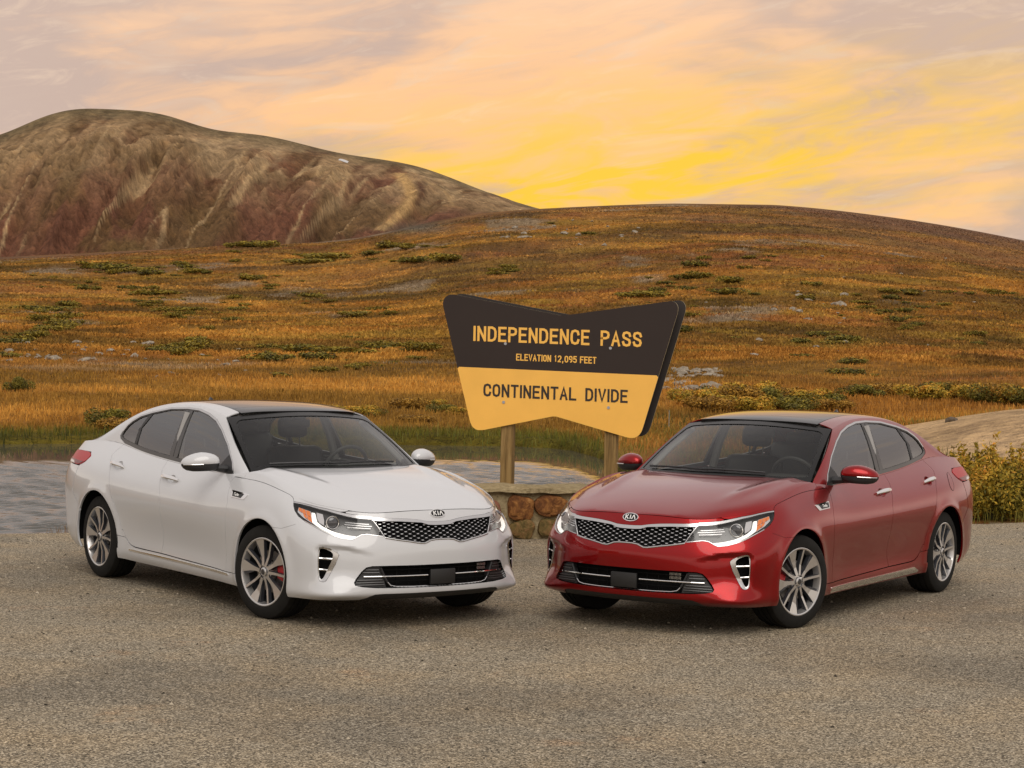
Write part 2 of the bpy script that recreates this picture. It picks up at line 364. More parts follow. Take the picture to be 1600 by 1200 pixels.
# ---- sedan lower-body control net: stations (front centre -> side -> rear centre) x levels (sill -> shoulder)
NET=[
 [(.880,0,.212),(.940,0,.245),(.948,0,.33),(.957,0,.50),(.947,0,.60),(.897,0,.74),(.862,0,.815)],
 [(.865,.25,.212),(.930,.26,.245),(.936,.26,.33),(.940,.26,.50),(.927,.255,.60),(.874,.25,.74),(.842,.25,.812)],
 [(.806,.50,.208),(.880,.51,.245),(.880,.51,.33),(.878,.51,.50),(.860,.50,.61),(.825,.495,.735),(.795,.48,.800)],
 [(.745,.63,.203),(.825,.645,.245),(.818,.635,.33),(.800,.645,.50),(.768,.635,.62),(.705,.622,.745),(.665,.61,.815)],
 [(.672,.74,.200),(.785,.745,.245),(.725,.745,.33),(.718,.755,.50),(.685,.745,.63),(.580,.725,.76),(.530,.71,.835)],
 [(.602,.80,.200),(.690,.82,.245),(.650,.805,.33),(.650,.818,.50),(.600,.815,.64),(.460,.785,.785),(.410,.768,.855)],
 [(.500,.85,.200),(.530,.875,.245),(.525,.875,.33),(.525,.885,.50),(.475,.88,.65),(.360,.840,.80),(.290,.798,.885)],
 [(.380,.88,.200),(.380,.905,.245),(.370,.91,.33),(.360,.915,.50),(.320,.912,.66),(.220,.878,.82),(.170,.806,.915)],
 [(.170,.90,.19),(.170,.918,.25),(.160,.92,.35),(.150,.922,.50),(.130,.926,.67),(.080,.885,.83),(.050,.802,.945)],
 [(-.13,.90,.19),(-.13,.918,.25),(-.13,.92,.35),(-.13,.922,.50),(-.13,.928,.68),(-.13,.885,.845),(-.13,.794,.985)],
 [(-.424,.89,.19),(-.424,.91,.25),(-.424,.912,.36),(-.424,.918,.52),(-.424,.928,.69),(-.424,.885,.86),(-.424,.790,1.010)],
 [(-.75,.87,.19),(-.75,.896,.255),(-.75,.888,.37),(-.75,.908,.53),(-.75,.925,.70),(-.75,.872,.86),(-.75,.798,.975)],
 [(-1.15,.862,.19),(-1.15,.890,.255),(-1.15,.878,.37),(-1.15,.902,.53),(-1.15,.924,.705),(-1.15,.868,.865),(-1.15,.788,.985)],
 [(-1.6,.862,.19),(-1.6,.890,.255),(-1.6,.877,.37),(-1.6,.90,.54),(-1.6,.924,.71),(-1.6,.866,.875),(-1.6,.776,1.003)],
 [(-2.05,.865,.19),(-2.05,.893,.255),(-2.05,.883,.37),(-2.05,.905,.545),(-2.05,.926,.72),(-2.05,.866,.89),(-2.05,.760,1.027)],
 [(-2.45,.88,.195),(-2.45,.90,.26),(-2.45,.905,.38),(-2.45,.916,.55),(-2.45,.93,.735),(-2.45,.868,.91),(-2.45,.740,1.060)],
 [(-2.8,.90,.20),(-2.8,.915,.27),(-2.8,.92,.39),(-2.8,.925,.56),(-2.8,.93,.745),(-2.8,.868,.925),(-2.8,.715,1.095)],
 [(-3.15,.88,.21),(-3.15,.905,.28),(-3.15,.915,.40),(-3.15,.92,.56),(-3.15,.918,.745),(-3.15,.855,.925),(-3.15,.705,1.100)],
 [(-3.45,.83,.23),(-3.45,.87,.30),(-3.45,.88,.42),(-3.45,.885,.58),(-3.45,.88,.75),(-3.45,.825,.92),(-3.45,.700,1.085)],
 [(-3.62,.74,.26),(-3.66,.79,.32),(-3.68,.80,.44),(-3.69,.81,.60),(-3.69,.81,.76),(-3.66,.77,.92),(-3.62,.670,1.070)],
 [(-3.74,.60,.28),(-3.79,.64,.34),(-3.81,.65,.45),(-3.83,.66,.61),(-3.83,.66,.77),(-3.80,.64,.92),(-3.76,.570,1.060)],
 [(-3.80,.35,.29),(-3.85,.35,.34),(-3.87,.35,.46),(-3.89,.35,.62),(-3.89,.35,.78),(-3.86,.35,.92),(-3.82,.350,1.055)],
 [(-3.82,0,.29),(-3.87,0,.34),(-3.90,0,.46),(-3.91,0,.62),(-3.91,0,.78),(-3.88,0,.92),(-3.84,0,1.052)],
]
NET=np.array(NET,float); NS,NV=NET.shape[:2]
def bw(t):
    return np.stack([(1-t)**3,3*t**3-6*t*t+4,-3*t**3+3*t*t+3*t+1,t**3],-1)/6
def padnet(C):
    m=np.array([1,-1,1.])
    C=np.concatenate([C[2:0:-1]*m,C,C[-2:-4:-1]*m],0)          # mirror past both centre lines (2 each)
    a=2*C[:,:1]-C[:,1:2]; b=2*C[:,-1:]-C[:,-2:-1]
    return np.concatenate([a,C,b],1)
def evalnet(C,s,v):
    s=np.asarray(s,float);v=np.asarray(v,float)
    P=padnet(C)
    i=np.clip(np.floor(s).astype(int),-1,NS-1); j=np.clip(np.floor(v).astype(int),0,NV-2)
    bs=bw(s-i); bv=bw(v-j)
    out=np.zeros(s.shape+(3,))
    for a in range(4):
        for b in range(4):
            out+=(bs[...,a]*bv[...,b])[...,None]*P[np.clip(i+1+a,0,P.shape[0]-1),np.clip(j+b,0,P.shape[1]-1)]
    return out
def fitnet(C):
    si,vi=np.meshgrid(np.arange(NS),np.arange(NV),indexing='ij'); D=C.copy()
    for k in range(2): D=D+.75*(C-evalnet(D,si,vi))
    return D
CN=fitnet(NET)
def sm(a,b,x):
    t=np.clip((x-a)/(b-a),0,1); return t*t*(3-2*t)
def tub(s,v):
    P=evalnet(CN,s,v)
    x,y,z=P[...,0].copy(),P[...,1],P[...,2]
    for cx in(.012,-2.788):                                          # flared arch lips
        r=np.hypot(x-cx,z-.334)
        P[...,1]=P[...,1]+np.where(np.abs(y)>.6,np.sign(y)*.012*np.exp(-((r-.385)/.045)**2)*sm(.72,.60,np.abs(x-cx)),0)
    a=np.abs(s); cv=3.34+.25*sm(1.9,3.6,a)-.13*sm(4.5,5.2,a)                              # scooped bumper corner under a crease
    dep=.028*sm(1.8,3.4,a)*sm(5.35,4.7,a)*sm(cv+.08,cv-.24,v)*sm(1.70,2.5,v)
    P[...,0]=P[...,0]-dep*.85; P[...,1]=P[...,1]-dep*.45*np.sign(y)
    return P
def itp(xs,ys):
    """smooth interpolating cubic (natural spline)"""
    xs=np.array(xs,float);ys=np.array(ys,float);o=np.argsort(xs);xs=xs[o];ys=ys[o];n=len(xs);h=np.diff(xs)
    A=np.eye(n);r=np.zeros(n)
    for i in range(1,n-1):
        A[i,i-1]=h[i-1];A[i,i]=2*(h[i-1]+h[i]);A[i,i+1]=h[i];r[i]=6*((ys[i+1]-ys[i])/h[i]-(ys[i]-ys[i-1])/h[i-1])
    M=np.linalg.solve(A,r)
    def f(x):
        x=np.asarray(x,float);i=np.clip(np.searchsorted(xs,x)-1,0,n-2);d=x-xs[i];e=xs[i+1]-x
        return (M[i]*e**3+M[i+1]*d**3)/(6*h[i])+(ys[i]/h[i]-M[i]*h[i]/6)*e+(ys[i+1]/h[i]-M[i+1]*h[i]/6)*d
    return f
# greenhouse
_e=tub(np.linspace(0,NS-1,1200),np.full(1200,NV-1.))
_k=np.argsort(_e[:,0])
EX,EY,EZ=_e[_k,0],_e[_k,1],_e[_k,2]
def edge_y(x): return np.interp(x,EX,EY)
def edge_z(x): return np.interp(x,EX,EZ)
_b=[-.30,-.65,-1.1,-1.6,-2.05,-2.45,-2.8,-3.15,-3.45]
ybelt=itp(_b,[.800,.799,.790,.776,.760,.740,.715,.705,.70]); zbelt=itp(_b,[.955,.965,.982,1.003,1.027,1.060,1.095,1.10,1.085])
_wz=np.array([.93,1.028,1.10,1.20,1.30,1.378,1.45]);_wx=np.array([-.36,-.533,-.66,-.835,-1.005,-1.136,-1.25]);_wy=np.array([.775,.742,.725,.695,.655,.615,.57])
def gside0(x,z):
    d=z-zbelt(x)
    return ybelt(x)-.30*d-.35*d*np.abs(d)
def gside(x,z):
    xw=np.interp(z,_wz,_wx); k=gside0(xw,z)-np.interp(z,_wz,_wy)
    return gside0(x,z)-k*np.exp(-np.maximum(xw-x,0)/.075)
RX=[-.95,-1.136,-1.4,-1.7,-2.05,-2.35,-2.6,-2.9,-3.2,-3.45,-3.65]
zrail=itp(RX,[1.335,1.378,1.422,1.445,1.440,1.410,1.360,1.258,1.138,1.080,1.065])
def yrail(x): return np.where(x>-3.1,gside(x,zrail(x)),gside(x,zrail(x))*(1-sm(-3.1,-3.45,x))+edge_y(x)*sm(-3.1,-3.45,x))
zroof=itp([-.95,-1.05,-1.3,-1.7,-2.1,-2.5,-2.85,-3.15,-3.45,-3.6,-3.75,-3.84],[1.398,1.430,1.464,1.483,1.480,1.446,1.368,1.245,1.118,1.090,1.073,1.054])
def roof(x,y):
    yr=yrail(x); t=np.clip(np.abs(y)/np.maximum(yr,.05),0,1.3)
    return zroof(x)-(zroof(x)-zrail(x))*(.55*t**2+.45*t**7)
HX=[.87,.80,.6,.3,0,-.3,-.55]
zhood=itp(HX,[.812,.838,.897,.962,1.008,1.038,1.050])
def hood(x,y):
    ye=np.maximum(edge_y(x),.02);ze=edge_z(x);t=np.clip(np.abs(y)/ye,0,1)
    base=ze+(zhood(x)-ze)*(1-.6*t**2-.4*t**8)
    rp=.50+.13*sm(.6,-.5,x)                                         # raised ridges running back to the pillars
    rid=.014*np.exp(-((np.abs(y)-rp)/.055)**2)*sm(.62,.1,x)*sm(1,.9,t)
    return base+rid
def wind(u,t):
    b=np.stack([-.27-.263*u*u,.726*u,1.035-.007*u*u],-1); c=np.stack([-1.035-.101*u*u,.61*u,1.420-.042*u*u],-1)
    P=b+(c-b)*np.asarray(t)[...,None]
    bul=.028*4*t*(1-t)*(1-.55*u*u)
    return P+np.stack([bul*.45,0*bul,bul*.89],-1)
# ------------------------------------------------------------------ ground, pond, hills
def cint(xs,ys): return lambda q: np.interp(q,xs,ys)
PXAZ=lambda px: np.arctan((np.asarray(px,float)-800)/FPX)            # photo column -> azimuth
_c1=np.array([(-900,430),(-400,418),(0,405),(200,394),(400,384),(560,371),(700,341),(850,326),(1000,320),(1200,322),(1350,338),(1500,362),(1600,382),(2000,440),(2600,470)],float)
_c2=np.array([(-2600,380),(-1400,330),(-700,300),(-400,290),(-100,238),(0,218),(60,192),(110,179),(170,178),(250,185),(320,205),(400,214),(520,240),(650,262),(740,295),(835,326),(950,352),(1200,400),(2000,440),(2600,450)],float)
_hor=lambda px: 527.4+(px-800)*.02037
def smooth_int(c):
    x=PXAZ(c[:,0]);y=(_hor(c[:,0])-c[:,1])/FPX; f=itp(x,y); q=np.linspace(x[0],x[-1],1500); k=np.exp(-np.linspace(-2,2,21)**2);k/=k.sum(); v=np.clip(f(q),y.min(),y.max()); v=np.convolve(np.pad(v,10,'edge'),k,'valid'); return cint(q,v)
E1=smooth_int(_c1); E2=smooth_int(_c2)
R1,R2=430.,1500.
def lot_edge(X): return 22.2+.30*X-.18*np.maximum(0,-X-3.)+.012*np.maximum(0,X-4)**2
_pb=PXAZ([-1500,-400,0,200,400,650,800,860,900,950,985,1010]); _pr=np.array([40,46,47.5,48.5,49,49.3,49.6,49.2,48,44.5,37,27.])
FARB=cint(_pb,_pr)
POND_Z=-.60
def front(az): return sm(.75,.42,np.abs(az))                          # 1 in the direction of view, 0 to the sides and behind
def sandm(r,az): return sm(.40,.30,az)*sm(-.5,1.1,(az-(.172+.066*sm(47,32,r)))/.026)*sm(30.5,35,r)*sm(57,50,r)
def height(X,Y,detail=True):
    r=np.hypot(X,Y); az=np.arctan2(X,Y)
    n1=fbm(X*.012+5,Y*.012+2,4)-.5; n2=fbm(X*.11+31,Y*.11+7,4)-.5
    w=front(az)
    e1=E1(az)*w+(1-w)*(.052+.04*(fbm(az*2.1+40,az*0+3,3)-.4)); e2=E2(az)*w+(1-w)*(.085+.06*(fbm(az*1.7+11,az*0+8,3)-.4))
    r=np.maximum(r,1e-3)
    zn=np.interp(r,[0,22,30,48,60,100],[-.35,-.35,-.42,-.45,-.25,.40])
    t0=(.40-2.03)/100
    u=np.clip((r-100)/(R1-100),0,1); t=t0+(e1-t0)*(1-(1-u)**1.75)
    z=np.where(r<100,zn,2.03+r*t)
    far=np.clip((r-R1)/1.,0,None); zc=2.03+R1*e1
    z=np.where(r>R1,zc-.06*far,z)
    u2=np.clip((r-1120)/(R2-1120),0,1); e0=np.minimum(e1-.014,e2-.02); t2=e0+(e2-e0)*(1-(1-u2)**1.45)
    zm=2.03+r*t2
    zm=np.where(r>R2,2.03+R2*e2-.25*(r-R2),zm)
    z=np.where(r>R1,np.maximum(z,np.where(r>1060,zm,-1e3)),z)
    if detail:
        z=z+n1*np.clip((r-90)/200,0,1)*np.clip((R1-r)/60,0.0,1)*5.0*(r<R1)
        z=z+n2*np.clip((r-40)/80,.12,1)*.9*(r<R1+1)*np.clip((R1*.93-r)/40,.0,1)
        # gullies running down the far mountain face
        U=az*1300-.16*(r-1300); g=fbm(U*.040+4,r*.0032,4); rid=1-np.abs(2*g-1); g2=fbm(U*.085,r*.020,5,.55)
        amp=np.clip((e2-e0)/.07,0,1)**1.3*sm(1120,1190,r)*sm(1455,1330,r)
        z=z+np.where(r>1060,((rid**2-.55)*22+(g2-.5)*13+(fbm(U*.9+3,r*.33,3,.7)-.5)*6)*amp+(fbm(U*.05,r*.02+9,4)-.5)*5*sm(1200,1400,r)*sm(1500,1470,r),0)
    # pond basin
    d=np.minimum(FARB(az)-r,np.minimum((Y-lot_edge(X))-.35,(2.4-.012*(Y-20)-X*1.0)*1.2+ (Y-21)*.0+1.2))
    d=np.minimum(d,(X+70)); d=d+n2*.9+(fbm(X*.9,Y*.9,2)-.5)*.35
    pm=sm(-.9,.55,d)*(Y>0)
    z=z*(1-pm)+(-1.15)*pm
    # sandy mound on the right
    z=z+np.where(Y>0,1.05*sm(.44,.29,az)*sm(-1.2,2.0,(az-(.176+.05*sm(46,32,r)))/.04)*sm(30,47,r)*sm(62,50,r),0)
    # bank down from the paved lot
    le=Y-lot_edge(X)
    z=np.where(le<.0,-.06,np.where((le<1.4)&(r<60),np.maximum(z,-.05-(le/1.4)**1.2*1.0*(pm>.3)-.0*le),z))
    z=np.where((le>=0)&(le<2.5)&(pm<.3)&(r<60),-.04*(1-le/2.5)+z*(le/2.5),z)
    return z
def albedo(X,Y,z):
    r=np.hypot(X,Y);az=np.arctan2(X,Y); C=lambda a:np.array(a)[None,:]
    S=lambda a,b,x: sm(a,b,x)[:,None]
    na=fbm(X*.03+3,Y*.03,5);nb=fbm(X*.09+9,Y*.09+4,5);nc=fbm(X*.30+1,Y*.30+8,5,.6);nd=fbm(X*1.3,Y*1.3+5,4,.65)
    gold=C((.44,.215,.040));ochre=C((.31,.135,.024));rust=C((.22,.082,.030));olive=C((.175,.098,.018));purp=C((.150,.085,.058));grey=C((.25,.195,.135));tan=C((.42,.29,.155));dk=C((.070,.055,.016))
    c=ochre+(gold-ochre)*S(.35,.65,nb); c=c+(rust-c)*S(.52,.68,na)*.75
    c=c+(gold*1.1-c)*S(.56,.72,nc)*.55; c=c+(olive-c)*S(.56,.70,fbm(X*.05+70,Y*.11+2,5))*.7
    st=S(.50,.62,fbm(X*.045+12,Y*.075+3,5,.58)); c=c+(C((.130,.075,.017))-c)*st*S(60,120,r)*.75
    st=S(.55,.66,fbm(X*.10+52,Y*.16+23,4,.6)); c=c+(C((.070,.048,.012))-c)*st*S(60,120,r)*.6
    st=S(.58,.68,fbm(X*.12+2,Y*.20+73,4,.6)); c=c+(C((.33,.20,.034))-c)*st*S(80,140,r)*.55
    c=c*(.58+.74*nd[:,None])
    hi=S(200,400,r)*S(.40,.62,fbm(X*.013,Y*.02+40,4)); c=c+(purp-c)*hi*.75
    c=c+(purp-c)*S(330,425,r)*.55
    rk=S(.66,.76,fbm(X*.06+90,Y*.045+33,5,.6))*S(60,130,r); c=c+(grey*(.7+.6*nc[:,None])-c)*rk*.8
    # near meadow stays golden, the water's edge is green
    edge=S(4.5,.2,np.abs(r-FARB(az)-1.2))*S(.30,.20,az); c=c+(C((.075,.085,.012))-c)*edge*.85
    # far mountain
    far=(r>R1+5)[:,None]
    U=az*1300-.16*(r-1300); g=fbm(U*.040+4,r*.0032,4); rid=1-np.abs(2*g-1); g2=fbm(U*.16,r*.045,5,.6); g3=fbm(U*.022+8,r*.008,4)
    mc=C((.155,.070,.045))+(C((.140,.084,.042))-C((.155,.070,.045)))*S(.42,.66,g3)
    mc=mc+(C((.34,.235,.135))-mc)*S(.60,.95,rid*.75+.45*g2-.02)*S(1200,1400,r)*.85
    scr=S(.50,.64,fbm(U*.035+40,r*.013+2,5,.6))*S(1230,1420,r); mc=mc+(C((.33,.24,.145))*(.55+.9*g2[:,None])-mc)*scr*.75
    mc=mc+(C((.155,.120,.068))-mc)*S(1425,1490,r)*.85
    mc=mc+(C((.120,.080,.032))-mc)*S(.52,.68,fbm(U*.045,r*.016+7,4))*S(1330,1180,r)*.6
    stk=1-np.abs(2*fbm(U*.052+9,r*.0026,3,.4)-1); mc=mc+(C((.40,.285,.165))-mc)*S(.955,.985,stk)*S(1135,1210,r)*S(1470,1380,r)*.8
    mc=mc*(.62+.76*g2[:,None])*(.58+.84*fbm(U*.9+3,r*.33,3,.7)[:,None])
    px=800+FPX*np.tan(np.clip(az,-1,1)); ele=(z-2.03)/r*FPX; yy=_hor(px)-ele
    def path(p,wd):
        xs=[a for a,b in p][::1]; ys=[b for a,b in p]; o=np.argsort(ys); return np.exp(-((px-np.interp(yy,np.array(ys)[o],np.array(xs)[o]))/wd)**2)*(yy>min(ys)-1)*(yy<max(ys)+3)
    pa=path([(618,272),(632,290),(638,310),(625,330),(600,352),(590,358)],10)[:,None]; mc=mc+(C((.46,.30,.14))*(.75+.5*g2[:,None])-mc)*np.clip(pa*1.3,0,1)
    pb_=path([(655,280),(690,300),(702,320)],3)[:,None]; mc=mc+(C((.34,.23,.12))-mc)*pb_*.7
    pc_=path([(648,285),(655,300),(645,318)],6)[:,None]; mc=mc+(C((.06,.018,.014))-mc)*pc_*.7
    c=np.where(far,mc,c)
    gs=(np.exp(-(((px-650)/55)**2+((yy-358)/9)**2)))[:,None]*(r>330)[:,None]; c=c+(C((.13,.115,.09))*(.6+.8*nd[:,None])-c)*gs*.8
    # sand
    sd=sandm(r,az)*(Y>0)+.55*(nc-.5)+.3*(nd-.5); c=c+(C((.62,.44,.265))*(.88+.24*nd[:,None])-c)*S(.36,.62,sd)*.95
    le=(Y-lot_edge(X))[:,None]; c=np.where((le<.5)&(r<80)[:,None],C((.27,.22,.155))*(.7+.6*nd[:,None]),c)
    return np.clip(c,.004,.9)
def polar(azs,rs,name):
    A,Rr=np.meshgrid(azs,rs,indexing='ij'); X=Rr*np.sin(A);Y=Rr*np.cos(A); Zz=height(X,Y)
    V=np.stack([X,Y,Zz],-1).reshape(-1,3); n,m=A.shape
    i=np.arange(n-1)[:,None]*m+np.arange(m-1)[None]; F=np.stack([i,i+m,i+m+1,i+1],-1).reshape(-1,4)
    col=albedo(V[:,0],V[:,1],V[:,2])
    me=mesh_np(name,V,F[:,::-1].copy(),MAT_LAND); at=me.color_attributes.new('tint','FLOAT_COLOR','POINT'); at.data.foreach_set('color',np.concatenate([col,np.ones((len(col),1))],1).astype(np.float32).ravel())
    return link(name,me)
def land_mat():
    m=mat('hill_ground',(.3,.2,.1),.95,spec=.08); g=G(m); a=g.n('ShaderNodeAttribute'); a.attribute_name='tint'
    s=g.stretch((1,1,1)); n=g.noise(2.2,6,.7); n2=g.noise(.35,5,.65); n3=g.noise(.085,8,.68); n5=g.noise(.30,6,.7,vec=g.stretch((1,1,.4)))
    c=g.mix(g.ramp(n,[(.35,(0,0,0)),(.7,(1,1,1))]),g.mix(1.0,a.outputs['Color'],(.62,.60,.58),'MULTIPLY'),g.mix(1.0,a.outputs['Color'],(1.35,1.30,1.15),'MULTIPLY'))
    c=g.mix(1.0,c,g.ramp(n3,[(.30,(.62,.60,.58)),(.5,(1,1,1)),(.68,(1.30,1.25,1.15))]),'MULTIPLY'); c=g.mix(1.0,c,g.ramp(n5,[(.32,(.72,.71,.70)),(.6,(1.08,1.07,1.05))]),'MULTIPLY')
    g.base(c); g.normal(g.bump(n,.7,.25,g.bump(n2,.5,1.2,g.bump(n3,.55,7.0)))); return m
MAT_LAND=land_mat()
rs=np.concatenate([np.linspace(19.5,60,110),np.geomspace(60.5,R1-1,190),np.array([R1,R1+4,R1+30,R1+120,700,900]),np.linspace(1065,R2,190),np.array([R2+20,R2+80,R2+250,R2+700])])
amax=R_(17.5)
hills=polar(np.linspace(-amax,amax,620),rs,'hills'); tag(hills,kind='structure')
rs2=np.concatenate([np.linspace(19.5,60,26),np.geomspace(64,R1,26),np.array([R1+30,700,1050]),np.linspace(1100,R2,22),np.array([R2+100,R2+700])])
back=polar(np.linspace(amax,2*math.pi-amax,300),rs2,'terrain'); tag(back,kind='structure')
# water
def water_mat():
    m=mat('pond_water',(.075,.071,.060),.03,spec=.5); g=G(m); at=g.n('ShaderNodeAttribute'); at.attribute_name='ripple'; rp=at.outputs['Fac']
    g.rough(g.mul(g.mul(rp,.15),.012,'ADD'))
    h=g.mul(g.noise(1.0,4,.6,vec=g.stretch((2.2,4.5,1))),g.mul(g.mul(rp,.9),.1,'ADD')); g.normal(g.bump(h,.05,.02)); g.b.inputs['IOR'].default_value=1.33; return m
def water(azs,NR,name):
    A=np.repeat(azs[:,None],NR,1); q=np.linspace(0,1,NR)[None]; r0=np.maximum(17.,14/np.maximum(.2,np.cos(A))); R=r0+(FARB(A)+6-r0)*q; X=R*np.sin(A);Y=R*np.cos(A)
    rip=sm(5.0,8.5,FARB(A)-R+2.4*(fbm(A*30,R*.5,3)-.5)); rw=np.random.RandomState(4); Hh=0*X          # wind ripples as real waves, calm under the far bank
    for i in range(10):
        lam=.17+.17*rw.rand(); th=math.pi/2+rw.randn()*.45; k=2*math.pi/lam; ph=6.28*rw.rand()+2.2*fbm(X*.5+i*7,Y*.5,2); Hh+=np.sin(k*(X*math.cos(th)+Y*math.sin(th))+ph)*lam*.105/(2*math.pi)
    Hh=Hh*rip*(.75+.5*fbm(X*.22+3,Y*.22+8,3)); V=np.stack([X,Y,POND_Z+Hh],-1).reshape(-1,3); n=len(azs)
    i=np.arange(n-1)[:,None]*NR+np.arange(NR-1)[None]; F=np.stack([i,i+NR,i+NR+1,i+1],-1).reshape(-1,4)
    me=mesh_np(name,V,F,MAT_WATER,smooth=True); at=me.attributes.new('ripple','FLOAT','POINT'); at.data.foreach_set('value',rip.ravel().astype(np.float32)); o=link(name,me); tag(o,kind='structure')
MAT_WATER=water_mat()
water(np.linspace(-.285,.09,260),720,'pond'); water(np.linspace(-1.25,-.285,60),40,'water')
# paved lot
def asphalt():
    m=mat('worn_chip_asphalt',(.2,.18,.15),.88,spec=.25); g=G(m)
    v=g.vor(112,out='Color'); vv=g.n('ShaderNodeSeparateColor'); g.l(v,vv.inputs[0]); fine=g.noise(260,3,.7); mid=g.noise(26,4,.65); big=g.noise(1.1,5,.62); hug=g.noise(.33,3,.5)
    stone=g.ramp(vv.outputs[0],[(.0,(.050,.042,.029)),(.26,(.155,.130,.090)),(.55,(.30,.250,.174)),(.80,(.44,.370,.262)),(.95,(.64,.55,.41)),(1,(.72,.64,.50))])
    c=g.mix(g.ramp(fine,[(.42,(0,0,0)),(.62,(1,1,1))]),g.mix(1.0,stone,(.72,.71,.70),'MULTIPLY'),stone)
    c=g.mix(g.ramp(mid,[(.50,(0,0,0)),(.72,(.55,.55,.55))]),c,g.mix(1.0,c,(.62,.61,.60),'MULTIPLY'))
    c=g.mix(g.ramp(big,[(.42,(0,0,0)),(.66,(.8,.8,.8))]),c,g.mix(1.0,c,(1.22,1.12,.98),'MULTIPLY'))
    c=g.mix(g.ramp(hug,[(.46,(0,0,0)),(.56,(.9,.9,.9))]),c,g.mix(1.0,c,(.74,.745,.76),'MULTIPLY'))
    rustn=g.noise(.75,6,.72); c=g.mix(g.ramp(rustn,[(.60,(0,0,0)),(.72,(.42,.42,.42))]),c,g.mix(1.0,c,(1.55,.98,.58),'MULTIPLY'))
    g.base(c); h=g.vor(112); g.normal(g.bump(h,.55,.012,g.bump(fine,.4,.004))); return m
xs=np.linspace(-60,60,241); V=[];F=[]
jit=(fbm(xs*2.3,xs*0+4,3)-.5)*.35
for i,x in enumerate(xs): V+=[(x,-45,0),(x,float(lot_edge(np.array(x)))+jit[i],0),(x,float(lot_edge(np.array(x)))+jit[i]+.02,-.09)]
for i in range(len(xs)-1): F+=[(3*i,3*i+3,3*i+4,3*i+1),(3*i+1,3*i+4,3*i+5,3*i+2)]
lot=link('asphalt_lot',mesh_np('asphalt_lot',V,F,asphalt(),smooth=False)); tag(lot,kind='structure')
# ------------------------------------------------------------------ the sedan (x forward, front axle at 0; y left; z up)
def TS(P):                                                          # lower body, s<0 is the right half
    s=P[...,0];v=P[...,1];q=tub(np.abs(s),v);q[...,1]=np.where(s<0,-q[...,1],q[...,1]);return q
EPS=(1e-3,1e-3)
def TN(P):
    a,b=fd(TS,np.asarray(P,float),EPS); n=np.cross(a,b); n/=np.linalg.norm(n,axis=-1)[...,None]+1e-12
    p=TS(np.asarray(P,float)); ref=p-np.stack([np.clip(p[...,0],-2.6,-.2),0*p[...,0],0*p[...,0]+.62],-1)
    sg=np.sign(np.sum(n*ref)); return n*(1 if sg>=0 else -1)
def TO(d):                                                          # surface moved inwards by d
    def f(P): return TS(P)-TNv(P)*d
    return f
def TNv(P):
    P=np.asarray(P,float); a=(TS(P+[1e-3,0])-TS(P-[1e-3,0])); b=(TS(P+[0,1e-3])-TS(P-[0,1e-3])); n=np.cross(b,a); n/=np.linalg.norm(n,axis=-1)[...,None]+1e-12
    return -n
def GS(P): x,z=P[...,0],P[...,1]; return np.stack([x,gside(x,z),z],-1)
def GO(d):
    def f(P):
        x,z=P[...,0],P[...,1]; return np.stack([x,gside(x,z)-d,z],-1)
    return f
def HS(P): return np.stack([P[...,0],P[...,1],hood(P[...,0],P[...,1])],-1)
def RS(P): x,t=P[...,0],P[...,1]; y=t*yrail(x); return np.stack([x,y,roof(x,y)],-1)
def WS(P): return wind(P[...,0],P[...,1])
def inv_xz(x,z):
    """(s,v) of the side point with given x,z"""
    o=[]
    for X,Zz in zip(x,z):
        k=np.argmin((_SX[0]-X)**2+(_SX[1]-Zz)**2); s,v=_SX[2][k],_SX[3][k]
        for _ in range(6):
            f=lambda s,v:(lambda q:np.array([q[0],q[2]]))(tub(np.array(s),np.array(v)))
            r=f(s,v)-[X,Zz]; J=np.stack([(f(s+1e-3,v)-f(s,v))/1e-3,(f(s,v+1e-3)-f(s,v))/1e-3],1); d=np.linalg.solve(J,-r); s+=d[0];v+=d[1]
        o.append((float(s),float(np.clip(v,-.3,6))))
    return o
_a,_b=np.meshgrid(np.linspace(5.5,19,500),np.linspace(0,6,120),indexing='ij'); _q=tub(_a,_b); _SX=(_q[...,0].ravel(),_q[...,2].ravel(),_a.ravel(),_b.ravel())
def circ(cx,r,a0,a1,n): t=np.linspace(R_(a0),R_(a1),n); return cx+r*np.sin(t),.334+r*np.cos(t)   # angle from the top towards the front
FAX,RAX,AR=.012,-2.788,.379
